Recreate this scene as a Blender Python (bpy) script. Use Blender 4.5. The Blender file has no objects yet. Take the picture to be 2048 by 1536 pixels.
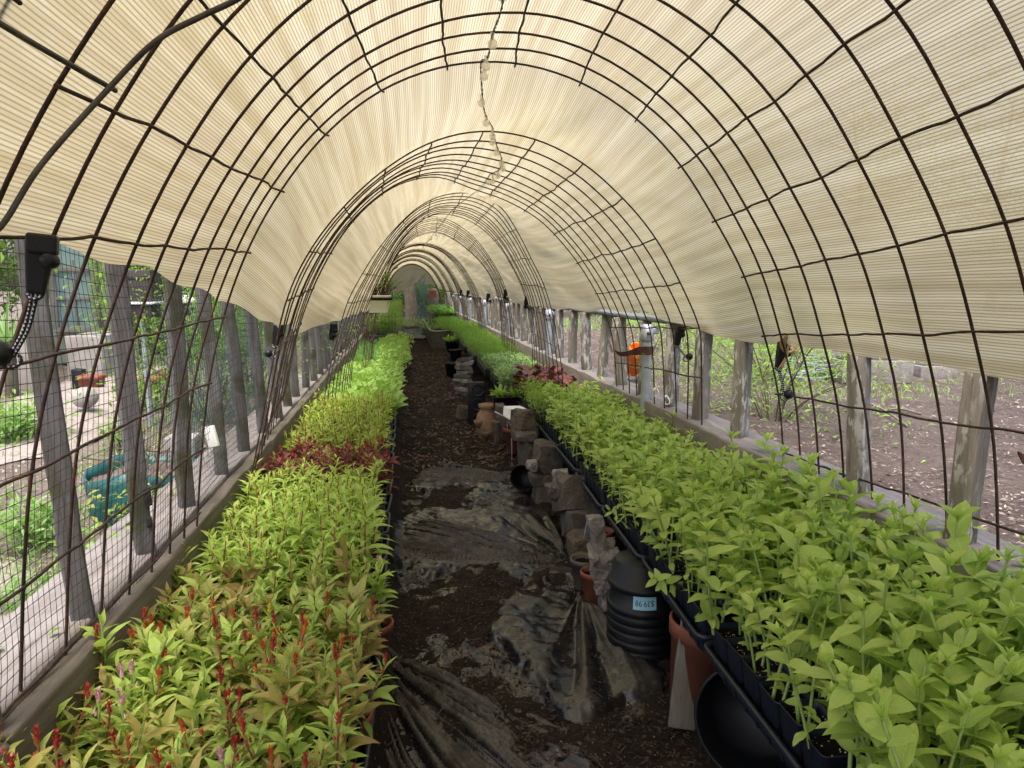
import bpy, math
import numpy as np
from mathutils import Matrix, Vector, Euler

S = bpy.context.scene
COL = S.collection
R = math.radians
rng = np.random.default_rng(11)

# ------------------------------------------------------------------ camera, sky, sun, exposure
EYE = 1.21
FPX = 1420.0
cd = bpy.data.cameras.new("camera")
cd.sensor_width = 36.0
cd.lens = 36.0 * FPX / 2048.0
cd.clip_start = 0.02
cd.clip_end = 400.0
cam = bpy.data.objects.new("camera", cd)
COL.objects.link(cam)
cam.location = (0, 0, EYE)
cam.rotation_euler = (R(90 - 7.74), 0, R(-7.32))
S.camera = cam

W = bpy.data.worlds.new("World")
S.world = W
W.use_nodes = True
nt = W.node_tree
bg = nt.nodes["Background"]
sky = nt.nodes.new("ShaderNodeTexSky")
sky.sky_type = 'NISHITA'
sky.sun_disc = False
sky.sun_elevation = R(68)
sky.sun_rotation = R(200)
sky.dust_density = 6.0
sky.air_density = 1.0
sky.ozone_density = 0.6
nt.links.new(sky.outputs[0], bg.inputs[0])
bg.inputs[1].default_value = 0.15

sd = bpy.data.lights.new("sun", 'SUN')
sd.energy = 0.7
sd.angle = R(25)
sd.color = (1.0, 0.985, 0.955)
sun = bpy.data.objects.new("sun", sd)
COL.objects.link(sun)
# direction towards the sun: elevation 68, matching the sky
sun.rotation_euler = (R(90 - 68), 0, R(180 - 200))

S.view_settings.view_transform = 'Standard'
S.view_settings.look = 'None'
S.view_settings.gamma = 1.0
S.view_settings.exposure = 1.68
S.cycles.use_denoising = True
S.cycles.max_bounces = 12
S.cycles.transparent_max_bounces = 16
S.cycles.transmission_bounces = 8
S.cycles.diffuse_bounces = 6
S.cycles.caustics_reflective = False
S.cycles.caustics_refractive = False
S.cycles.sample_clamp_indirect = 6.0

# ------------------------------------------------------------------ picture point + distance -> place
_ph, _th = R(7.74), R(7.32)
_fw = np.array([math.sin(_th) * math.cos(_ph), math.cos(_th) * math.cos(_ph), -math.sin(_ph)])
_rt = np.array([math.cos(_th), -math.sin(_th), 0.0])
_up = np.cross(_rt, _fw)

def ray(px, py):
    return _fw + _rt * (px - 1024) / FPX + _up * (768 - py) / FPX

def P(px, py, Y):
    d = ray(px, py)
    return np.array([0, 0, EYE]) + d * (Y / d[1])

def G(px, py, z=0.0):
    d = ray(px, py)
    return np.array([0, 0, EYE]) + d * ((z - EYE) / d[2])

def drift(Y):
    return -0.022 * np.maximum(np.asarray(Y, float) - 2.0, 0)

def ldrift(Y):
    return -0.022 * np.maximum(np.asarray(Y, float) - 0.8, 0)

# ------------------------------------------------------------------ noise
def _h(ix, iy, iz, s):
    n = np.sin(ix * 127.1 + iy * 311.7 + iz * 74.7 + s * 53.3) * 43758.5453
    return n - np.floor(n)

def vnoise(p, s=0):
    p = np.asarray(p, float)
    i = np.floor(p); f = p - i
    f = f * f * (3 - 2 * f)
    x, y, z = i[..., 0], i[..., 1], i[..., 2]
    fx, fy, fz = f[..., 0], f[..., 1], f[..., 2]
    def L(a, b, t): return a + (b - a) * t
    c = [[[_h(x + a, y + b, z + d, s) for d in (0, 1)] for b in (0, 1)] for a in (0, 1)]
    r = [[L(c[a][b][0], c[a][b][1], fz) for b in (0, 1)] for a in (0, 1)]
    return L(L(r[0][0], r[0][1], fy), L(r[1][0], r[1][1], fy), fx) * 2 - 1

def fbm(p, o=4, s=0):
    a, t = 1.0, 0
    p = np.asarray(p, float)
    for k in range(o):
        t = t + a * vnoise(p * 2.03 ** k + 17.3 * k, s)
        a *= 0.5
    return t

def smooth(a, b, x):
    t = np.clip((x - a) / (b - a), 0, 1)
    return t * t * (3 - 2 * t)

# ------------------------------------------------------------------ mesh collecting
class MB:
    def __init__(s):
        s.V, s.F, s.U, s.A, s.M, s.n = [], [], [], [], [], 0
    def add(s, V, F, uv=None, lc=0.5, mi=0):
        V = np.asarray(V, float).reshape(-1, 3)
        s.V.append(V)
        s.F.append((np.asarray(F, dtype=np.int64) + s.n, mi))
        s.U.append(np.zeros((len(V), 2)) if uv is None else np.asarray(uv, float).reshape(-1, 2))
        s.A.append(np.full(len(V), lc) if np.isscalar(lc) else np.asarray(lc, float).ravel())
        s.n += len(V)
        return s
    def mesh(s, name, mats, smooth_=True):
        me = bpy.data.meshes.new(name)
        V = np.concatenate(s.V)
        me.vertices.add(len(V))
        me.vertices.foreach_set("co", V.ravel())
        li, ls, mi, k = [], [], [], 0
        for F, m in s.F:
            if len(F) == 0: continue
            li.append(F.ravel())
            c = F.shape[1]
            ls.append(np.arange(len(F)) * c + k)
            k += F.size
            mi.append(np.full(len(F), m))
        li = np.concatenate(li); ls = np.concatenate(ls); mi = np.concatenate(mi)
        me.loops.add(len(li)); me.loops.foreach_set("vertex_index", li.astype(np.int32))
        me.polygons.add(len(ls)); me.polygons.foreach_set("loop_start", ls.astype(np.int32))
        me.polygons.foreach_set("material_index", mi.astype(np.int32))
        me.polygons.foreach_set("use_smooth", np.full(len(ls), smooth_))
        U = np.concatenate(s.U)
        if np.any(U):
            l = me.uv_layers.new(name="UVMap")
            l.data.foreach_set("uv", U[li].ravel().astype(np.float32))
        A = np.concatenate(s.A)
        at = me.attributes.new("lc", 'FLOAT', 'POINT')
        at.data.foreach_set("value", A.astype(np.float32))
        for m in (mats if isinstance(mats, (list, tuple)) else [mats]):
            me.materials.append(m)
        me.update(calc_edges=True)
        return me
    def build(s, name, mats, parent=None, smooth_=True, loc=None, rot=None):
        return obj(name, s.mesh(name, mats, smooth_), parent, loc, rot)

def obj(name, me, parent=None, loc=None, rot=None):
    o = bpy.data.objects.new(name, me)
    COL.objects.link(o)
    if parent is not None: o.parent = parent
    if loc is not None: o.location = loc
    if rot is not None: o.rotation_euler = rot
    return o

def tag(o, label=None, cat=None, group=None, kind=None):
    if label: o['label'] = label
    if cat: o['category'] = cat
    if group: o['group'] = group
    if kind: o['kind'] = kind
    return o

def thing(name, label, cat, loc=(0, 0, 0), rz=0.0, group=None, rot=None, scale=None):
    o = bpy.data.objects.new(name, None)
    o.empty_display_size = 0.05
    COL.objects.link(o)
    o.location = loc
    o.rotation_euler = rot if rot is not None else (0, 0, rz)
    if scale is not None: o.scale = (scale,) * 3 if np.isscalar(scale) else scale
    return tag(o, label, cat, group)

def copy_tree(root, loc, rz, label, cat=None, group=None, scale=None, rot=None):
    r = root.copy(); COL.objects.link(r)
    r.location = loc
    r.rotation_euler = rot if rot is not None else (0, 0, rz)
    if scale is not None: r.scale = (scale,) * 3 if np.isscalar(scale) else scale
    for ch in list(root.children):
        c = ch.copy(); COL.objects.link(c); c.parent = r
        for g in ch.children:
            d = g.copy(); COL.objects.link(d); d.parent = c
    return tag(r, label, cat, group)

ORD = ("first second third fourth fifth sixth seventh eighth ninth tenth eleventh twelfth thirteenth fourteenth fifteenth "
       "sixteenth seventeenth eighteenth nineteenth twentieth").split()
ORD += ["twenty-" + w for w in ORD[:9]] + ["thirtieth"] + ["thirty-" + w for w in ORD[:9]] + ["fortieth"] + ["forty-" + w for w in ORD[:9]] + ["fiftieth"] + ["fifty-" + w for w in ORD[:9]]

# ------------------------------------------------------------------ shapes
def grid_faces(nu, nv, wrap=False):
    i = np.arange(nu - 1)[:, None]; j = np.arange(nv if wrap else nv - 1)[None, :]
    j2 = (j + 1) % nv
    return np.stack([i * nv + j, i * nv + j2, (i + 1) * nv + j2, (i + 1) * nv + j], -1).reshape(-1, 4)

def tube(pts, r, n=6, caps=True):
    p = np.asarray(pts, float); m = len(p)
    t = np.gradient(p, axis=0)
    t /= np.linalg.norm(t, axis=1)[:, None] + 1e-12
    a = np.array([0.0, 0, 1]) if abs(t[0, 2]) < 0.9 else np.array([1.0, 0, 0])
    N = np.zeros_like(p)
    u = np.cross(t[0], a); u /= np.linalg.norm(u); N[0] = u
    for k in range(1, m):
        u = N[k - 1] - t[k] * np.dot(N[k - 1], t[k])
        N[k] = u / (np.linalg.norm(u) + 1e-12)
    B = np.cross(t, N)
    th = np.arange(n) * 2 * np.pi / n
    r = np.broadcast_to(np.asarray(r, float), (m,))
    V = p[:, None] + r[:, None, None] * (np.cos(th)[None, :, None] * N[:, None] + np.sin(th)[None, :, None] * B[:, None])
    F = grid_faces(m, n, True)
    d = np.concatenate([[0], np.cumsum(np.linalg.norm(np.diff(p, axis=0), axis=1))])
    uv = np.stack([np.broadcast_to(th / (2 * np.pi), (m, n)), np.broadcast_to(d[:, None], (m, n))], -1)
    return V.reshape(-1, 3), F, uv.reshape(-1, 2)

def addtube(mb, pts, r, n=6, lc=0.5, mi=0, cap=True):
    V, F, uv = tube(pts, r, n)
    mb.add(V, F, uv, lc, mi)
    if cap and n >= 4:
        b = mb.n - len(V); m = len(pts)
        for k, (o, c) in enumerate(((0, pts[0]), ((m - 1) * n, pts[-1]))):
            ring = V[o:o + n]
            idx = np.arange(n)
            tri = np.stack([idx, (idx + 1) % n, np.full(n, n)], -1)
            mb.add(np.vstack([ring, [c]]), tri if k else tri[:, ::-1], None, lc, mi)

def spline(pts, n):
    p = np.asarray(pts, float)
    q = np.vstack([2 * p[0] - p[1], p, 2 * p[-1] - p[-2]])
    m = len(p) - 1
    out = []
    for t in np.linspace(0, m, max(n, 8 * m)):
        k = min(int(t), m - 1); u = t - k
        a, b, c, d = q[k:k + 4]
        out.append(0.5 * (2 * b + (c - a) * u + (2 * a - 5 * b + 4 * c - d) * u * u + (3 * b - a - 3 * c + d) * u ** 3))
    return resample(np.array(out), n)

def resample(p, n):
    d = np.concatenate([[0], np.cumsum(np.linalg.norm(np.diff(p, axis=0), axis=1))])
    t = np.linspace(0, d[-1], n)
    return np.stack([np.interp(t, d, p[:, k]) for k in range(p.shape[1])], -1)

def lathe(prof, n=28, a0=0.0, a1=2 * math.pi):
    prof = np.asarray(prof, float)
    full = abs(a1 - a0 - 2 * math.pi) < 1e-6
    th = a0 + (a1 - a0) * (np.arange(n) / n if full else np.linspace(0, 1, n))
    V = np.stack([prof[:, None, 0] * np.cos(th), prof[:, None, 0] * np.sin(th), np.broadcast_to(prof[:, None, 1], (len(prof), n))], -1)
    return V.reshape(-1, 3), grid_faces(len(prof), n, full)

def rbox(size, r=0.004, seg=(1, 1, 1), noise=0.0, nf=8.0, seed=0, taper=0.0):
    """box with rounded edges, optionally rough"""
    hs = np.asarray(size, float) / 2
    r = min(r, hs.min() * 0.95)
    ax = []
    for k in range(3):
        h = hs[k]
        mid = np.linspace(-h + r, h - r, seg[k] + 1)
        ax.append(np.concatenate([[-h, -h + 0.4 * r], mid, [h - 0.4 * r, h]]))
    Vs, Fs, o = [], [], 0
    for k in range(3):
        a, b = (k + 1) % 3, (k + 2) % 3
        for sgn in (-1, 1):
            A, B = np.meshgrid(ax[a], ax[b], indexing='ij')
            v = np.zeros(A.shape + (3,)); v[..., k] = sgn * hs[k]; v[..., a] = A; v[..., b] = B
            f = grid_faces(len(ax[a]), len(ax[b]))
            if sgn < 0: f = f[:, ::-1]
            Vs.append(v.reshape(-1, 3)); Fs.append(f + o); o += v.size // 3
    V = np.concatenate(Vs); F = np.concatenate(Fs)
    key = np.round(V, 6)
    uq, inv = np.unique(key, axis=0, return_inverse=True)
    inv = inv.ravel()
    V = uq; F = inv[F]
    q = np.clip(V, -hs + r, hs - r); d = V - q
    L = np.linalg.norm(d, axis=1)[:, None]
    V = np.where(L > 1e-9, q + d / np.maximum(L, 1e-9) * r, V)
    if taper: V[:, :2] *= (1 - taper * (V[:, 2:] / hs[2]))
    if noise:
        nrm = V / (np.linalg.norm(V / hs, axis=1)[:, None] * hs)
        V = V + np.stack([fbm(V * nf + 31.7 * seed + 9 * k, 3, seed + k) for k in range(3)], -1) * noise
    return V, F

def xf(V, loc=(0, 0, 0), rot=(0, 0, 0), sc=1.0):
    m = np.array(Euler(rot).to_matrix())
    return (np.asarray(V) * sc) @ m.T + np.asarray(loc)

def superloop(w, d, r, n=4):
    """rounded rectangle outline in xy, counter-clockwise"""
    pts = []
    for cx, cy, a in ((w / 2 - r, d / 2 - r, 0), (-w / 2 + r, d / 2 - r, 90), (-w / 2 + r, -d / 2 + r, 180), (w / 2 - r, -d / 2 + r, 270)):
        for k in range(n + 1):
            t = R(a + 90 * k / n)
            pts.append((cx + r * math.cos(t), cy + r * math.sin(t)))
    return np.array(pts)

def loft(loops):
    """loops: list of (m,3) rings -> skin"""
    L = np.array(loops)
    return L.reshape(-1, 3), grid_faces(L.shape[0], L.shape[1], True)

# ------------------------------------------------------------------ materials
class NT:
    def __init__(s, name):
        s.m = bpy.data.materials.new(name)
        s.m.use_nodes = True
        s.t = s.m.node_tree
        s.t.nodes.clear()
        s.out = s.n("ShaderNodeOutputMaterial")
    def n(s, typ, **kw):
        x = s.t.nodes.new(typ)
        for k, v in kw.items(): setattr(x, k, v)
        return x
    def l(s, a, b): s.t.links.new(a, b)
    def val(s, sock, v):
        if hasattr(v, 'links'): s.l(v, sock)
        else: sock.default_value = v
    def math(s, op, a, b=0.0, clamp=False):
        x = s.n("ShaderNodeMath", operation=op, use_clamp=clamp)
        s.val(x.inputs[0], a); s.val(x.inputs[1], b)
        return x.outputs[0]
    def mix(s, f, a, b, typ='MIX'):
        x = s.n("ShaderNodeMix", data_type='RGBA', blend_type=typ)
        s.val(x.inputs[0], f)
        s.val(x.inputs[6], a if hasattr(a, 'links') else tuple(a) + (1,))
        s.val(x.inputs[7], b if hasattr(b, 'links') else tuple(b) + (1,))
        return x.outputs[2]
    def ramp(s, f, lo, hi, smooth_=True):
        x = s.n("ShaderNodeMapRange", interpolation_type='SMOOTHSTEP' if smooth_ else 'LINEAR')
        s.val(x.inputs[0], f); x.inputs[1].default_value = lo; x.inputs[2].default_value = hi
        return x.outputs[0]
    def noise(s, vec, scale, detail=4, rough=0.55):
        x = s.n("ShaderNodeTexNoise")
        if vec is not None: s.l(vec, x.inputs['Vector'])
        x.inputs['Scale'].default_value = scale; x.inputs['Detail'].default_value = detail; x.inputs['Roughness'].default_value = rough
        return x.outputs['Fac']
    def coord(s, sc=(1, 1, 1), rnd=True, which='Object'):
        tc = s.n("ShaderNodeTexCoord")
        mp = s.n("ShaderNodeMapping")
        s.l(tc.outputs[which], mp.inputs[0])
        mp.inputs['Scale'].default_value = sc
        if rnd:
            oi = s.n("ShaderNodeObjectInfo")
            v = s.n("ShaderNodeVectorMath", operation='SCALE')
            v.inputs[0].default_value = (37.0, 19.0, 53.0)
            s.l(oi.outputs['Random'], v.inputs[3])
            s.l(v.outputs[0], mp.inputs['Location'])
        return mp.outputs[0]
    def attr(s, name='lc'):
        return s.n("ShaderNodeAttribute", attribute_name=name).outputs['Fac']
    def bump(s, h, strength=0.3, dist=0.01):
        x = s.n("ShaderNodeBump")
        s.l(h, x.inputs['Height']); x.inputs['Strength'].default_value = strength; x.inputs['Distance'].default_value = dist
        return x.outputs[0]
    def principled(s, color, rough=0.6, metal=0.0, spec=0.5, normal=None):
        b = s.n("ShaderNodeBsdfPrincipled")
        s.val(b.inputs['Base Color'], color if hasattr(color, 'links') else tuple(color) + (1,))
        s.val(b.inputs['Roughness'], rough)
        b.inputs['Metallic'].default_value = metal
        b.inputs['Specular IOR Level'].default_value = spec
        if normal is not None: s.l(normal, b.inputs['Normal'])
        return b.outputs[0]
    def done(s, sh):
        s.l(sh, s.out.inputs[0])
        return s.m

def mat_plain(name, c, c2=None, rough=0.5, metal=0.0, scale=20, spec=0.5, bump=0.0, dirt=None, dirtamt=0.5):
    k = NT(name)
    co = k.coord()
    n = k.noise(co, scale, 5)
    col = k.mix(k.ramp(n, 0.35, 0.65), c, c2 or tuple(x * 0.75 for x in c))
    r = rough
    if dirt:
        d = k.ramp(k.noise(co, scale * 0.35, 6, 0.65), 0.62 - 0.25 * dirtamt, 0.78)
        col = k.mix(d, col, dirt)
        r = k.math('ADD', k.math('MULTIPLY', d, 0.4), rough, True)
    nb = k.bump(k.noise(co, scale * 3, 4), bump, 0.01) if bump else None
    return k.done(k.principled(col, r, metal, spec, nb))

def mat_wood(name, a, b, dark, sc, green=None, greenamt=0.5, flake=None):
    """sc: object-space scale, small along the grain"""
    k = NT(name)
    co = k.coord(sc)
    g = k.noise(co, 1.0, 6, 0.7)
    col = k.mix(k.ramp(g, 0.3, 0.7), a, b)
    fine = k.noise(k.coord(tuple(x * 4.5 for x in sc)), 1.0, 4, 0.7)
    col = k.mix(k.math('MULTIPLY', k.ramp(fine, 0.52, 0.72), 0.75), col, dark)
    blot = k.noise(k.coord((3, 3, 3)), 2.3, 5, 0.6)
    if green: col = k.mix(k.math('MULTIPLY', k.ramp(blot, 0.45, 0.65), greenamt), col, green)
    if flake:
        fl = k.noise(k.coord((40, 40, 12)), 1.0, 4, 0.7)
        col = k.mix(k.math('MULTIPLY', k.ramp(fl, 0.5, 0.58), k.ramp(k.noise(k.coord((2, 2, 2)), 2.0, 3), 0.4, 0.55)), col, flake)
    h = k.math('ADD', k.math('MULTIPLY', g, 0.6), fine)
    return k.done(k.principled(col, 0.85, 0, 0.25, k.bump(h, 0.45, 0.006)))

def mat_leaf(name, a, b, rib, trans=0.45, rough=0.42, tint=None, vein=0.5, spec=0.35, young=None):
    """a..b by per-leaf attribute and per-plant random; rib along uv.x = 0.5; young: colour near the leaf base"""
    k = NT(name)
    uvn = k.n("ShaderNodeUVMap"); sep = k.n("ShaderNodeSeparateXYZ"); k.l(uvn.outputs[0], sep.inputs[0])
    u, v = sep.outputs[0], sep.outputs[1]
    oi = k.n("ShaderNodeObjectInfo").outputs['Random']
    co = k.coord((1, 1, 1))
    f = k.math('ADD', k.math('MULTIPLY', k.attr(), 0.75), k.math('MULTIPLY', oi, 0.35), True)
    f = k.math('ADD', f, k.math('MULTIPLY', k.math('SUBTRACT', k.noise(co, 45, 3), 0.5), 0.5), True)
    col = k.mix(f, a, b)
    blot = k.ramp(k.noise(co, 16, 4, 0.6), 0.60, 0.74)
    col = k.mix(k.math('MULTIPLY', blot, 0.30), col, tuple(min(1.0, x * 1.25 + 0.05) for x in b))
    if young: col = k.mix(k.math('MULTIPLY', k.ramp(v, 0.45, 0.0), 0.55), col, young)
    if tint:
        t = k.math('ADD', k.math('MULTIPLY', oi, 0.9), k.math('MULTIPLY', k.noise(co, 30, 3), 0.45))
        col = k.mix(k.math('MULTIPLY', k.ramp(t, 0.48, 1.12), 0.75), col, tint)
    du = k.math('ABSOLUTE', k.math('SUBTRACT', u, 0.5))
    col = k.mix(k.math('MULTIPLY', k.ramp(du, 0.06, 0.012), vein), col, rib)
    sv = k.math('SINE', k.math('MULTIPLY', k.math('SUBTRACT', v, k.math('MULTIPLY', du, 0.7)), 60.0))
    hgt = k.math('ADD', k.math('MULTIPLY', sv, 0.25), k.ramp(du, 0.0, 0.06))
    nb = k.bump(hgt, 0.35, 0.002)
    p = k.principled(col, rough, 0, spec, nb)
    tr = k.n("ShaderNodeBsdfTranslucent")
    k.l(k.mix(0.5, col, (0.42, 0.62, 0.05) if not tint or True else tint, 'MIX') if trans > 0.3 else col, tr.inputs[0])
    mx = k.n("ShaderNodeMixShader"); mx.inputs[0].default_value = trans
    k.l(p, mx.inputs[1]); k.l(tr.outputs[0], mx.inputs[2])
    return k.done(mx.outputs[0])

def mat_cloth():
    k = NT("shade_cloth")
    uvn = k.n("ShaderNodeUVMap"); sep = k.n("ShaderNodeSeparateXYZ"); k.l(uvn.outputs[0], sep.inputs[0])
    u, v = sep.outputs[0], sep.outputs[1]
    cb = k.n("ShaderNodeCombineXYZ"); k.l(k.math('MULTIPLY', u, 1.0), cb.inputs[0]); k.l(k.math('MULTIPLY', v, 0.35), cb.inputs[1])
    big = k.noise(cb.outputs[0], 3.0, 4, 0.6)
    cb2 = k.n("ShaderNodeCombineXYZ"); k.l(k.math('MULTIPLY', u, 30.0), cb2.inputs[0]); k.l(k.math('MULTIPLY', v, 0.8), cb2.inputs[1])
    streak = k.noise(cb2.outputs[0], 1.0, 5, 0.65)
    cb3 = k.n("ShaderNodeCombineXYZ"); k.l(k.math('MULTIPLY', u, 2.0), cb3.inputs[0]); k.l(k.math('MULTIPLY', v, 22.0), cb3.inputs[1])
    cross = k.noise(cb3.outputs[0], 1.0, 4, 0.6)
    w = k.math('ADD', u, k.math('MULTIPLY', k.math('SUBTRACT', k.noise(cb.outputs[0], 5, 2), 0.5), 0.006))
    rib = k.math('ADD', k.math('MULTIPLY', k.math('SINE', k.math('MULTIPLY', w, 2 * math.pi / 0.0066)), 0.5), 0.5)
    rib = k.ramp(rib, 0.45, 0.95)
    col = k.mix(k.ramp(streak, 0.36, 0.64), (0.470, 0.425, 0.288), (0.355, 0.302, 0.178))
    col = k.mix(k.math('MULTIPLY', k.ramp(big, 0.5, 0.75), 0.22), col, (0.40, 0.32, 0.20))
    col = k.mix(k.math('MULTIPLY', k.ramp(cross, 0.55, 0.8), 0.18), col, (0.36, 0.28, 0.16))
    col = k.mix(k.math('MULTIPLY', rib, 0.74), col, (0.19, 0.145, 0.075))
    d = k.n("ShaderNodeBsdfDiffuse"); k.l(col, d.inputs[0])
    t = k.n("ShaderNodeBsdfTranslucent"); k.l(col, t.inputs[0])
    mx = k.n("ShaderNodeMixShader"); mx.inputs[0].default_value = 0.72
    k.l(d.outputs[0], mx.inputs[1]); k.l(t.outputs[0], mx.inputs[2])
    tp = k.n("ShaderNodeBsdfTransparent")
    m2 = k.n("ShaderNodeMixShader")
    k.l(k.math('MULTIPLY', k.math('SUBTRACT', 1.0, rib), 0.10), m2.inputs[0])
    k.l(mx.outputs[0], m2.inputs[1]); k.l(tp.outputs[0], m2.inputs[2])
    return k.done(m2.outputs[0])

def mat_ground(name, a, b, c, scale=6, bump=0.6, fleck=None, fleck_amt=0.6, rough=0.95, fscale=140):
    k = NT(name)
    co = k.coord(rnd=False)
    n1 = k.noise(co, scale, 8, 0.65)
    n2 = k.noise(co, scale * 9, 6, 0.7)
    col = k.mix(k.ramp(n1, 0.35, 0.65), a, b)
    col = k.mix(k.math('MULTIPLY', k.ramp(n2, 0.45, 0.7), 0.8), col, c)
    if fleck:
        vo = k.n("ShaderNodeTexVoronoi"); k.l(co, vo.inputs['Vector']); vo.inputs['Scale'].default_value = fscale
        sp = k.n("ShaderNodeSeparateColor"); k.l(vo.outputs['Color'], sp.inputs[0])
        on = k.math('MULTIPLY', k.ramp(sp.outputs[0], 0.94, 0.95), k.ramp(vo.outputs['Distance'], 0.45, 0.3))
        col = k.mix(k.math('MULTIPLY', on, fleck_amt), col, fleck)
    return k.done(k.principled(col, rough, 0, 0.15, k.bump(k.math('ADD', n2, k.noise(co, scale * 30, 4, 0.7)), bump, 0.02)))

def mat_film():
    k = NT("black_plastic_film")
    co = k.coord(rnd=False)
    d = k.math('ADD', k.attr(), k.math('MULTIPLY', k.math('SUBTRACT', k.noise(co, 11, 8, 0.7), 0.5), 0.85), True)  # attribute holds dust plus painted ridge light and groove shade
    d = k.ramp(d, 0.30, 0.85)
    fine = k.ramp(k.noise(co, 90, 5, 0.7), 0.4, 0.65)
    dust_foldlight = k.mix(fine, (0.080, 0.071, 0.060), (0.032, 0.028, 0.024))
    col = k.mix(d, (0.009, 0.009, 0.011), dust_foldlight)
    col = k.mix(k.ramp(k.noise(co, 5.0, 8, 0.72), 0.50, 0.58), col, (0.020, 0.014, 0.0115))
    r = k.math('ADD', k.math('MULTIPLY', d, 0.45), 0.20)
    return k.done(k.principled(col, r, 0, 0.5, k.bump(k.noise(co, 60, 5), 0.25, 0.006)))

def mat_cord(name, a, b, freq):
    k = NT(name)
    uvn = k.n("ShaderNodeUVMap"); sep = k.n("ShaderNodeSeparateXYZ"); k.l(uvn.outputs[0], sep.inputs[0])
    s1 = k.math('SINE', k.math('ADD', k.math('MULTIPLY', sep.outputs[1], freq), k.math('MULTIPLY', sep.outputs[0], 2 * math.pi)))
    s2 = k.math('SINE', k.math('SUBTRACT', k.math('MULTIPLY', sep.outputs[1], freq), k.math('MULTIPLY', sep.outputs[0], 2 * math.pi)))
    return k.done(k.principled(k.mix(k.ramp(k.math('MULTIPLY', s1, s2), 0.25, 0.4), a, b), 0.8))

def mat_glass(name, tint, alpha=0.35):
    k = NT(name)
    g = k.n("ShaderNodeBsdfGlossy"); g.inputs['Roughness'].default_value = 0.08
    t = k.n("ShaderNodeBsdfTranslucent"); t.inputs[0].default_value = tint + (1,)
    tp = k.n("ShaderNodeBsdfTransparent"); tp.inputs[0].default_value = (0.96, 0.95, 0.92, 1)
    lw = k.n("ShaderNodeLayerWeight"); lw.inputs[0].default_value = 0.35
    m1 = k.n("ShaderNodeMixShader"); m1.inputs[0].default_value = alpha
    k.l(tp.outputs[0], m1.inputs[1]); k.l(t.outputs[0], m1.inputs[2])
    m2 = k.n("ShaderNodeMixShader"); k.l(k.math('MULTIPLY', lw.outputs['Facing'], 0.5), m2.inputs[0])
    k.l(m1.outputs[0], m2.inputs[1]); k.l(g.outputs[0], m2.inputs[2])
    return k.done(m2.outputs[0])

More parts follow.
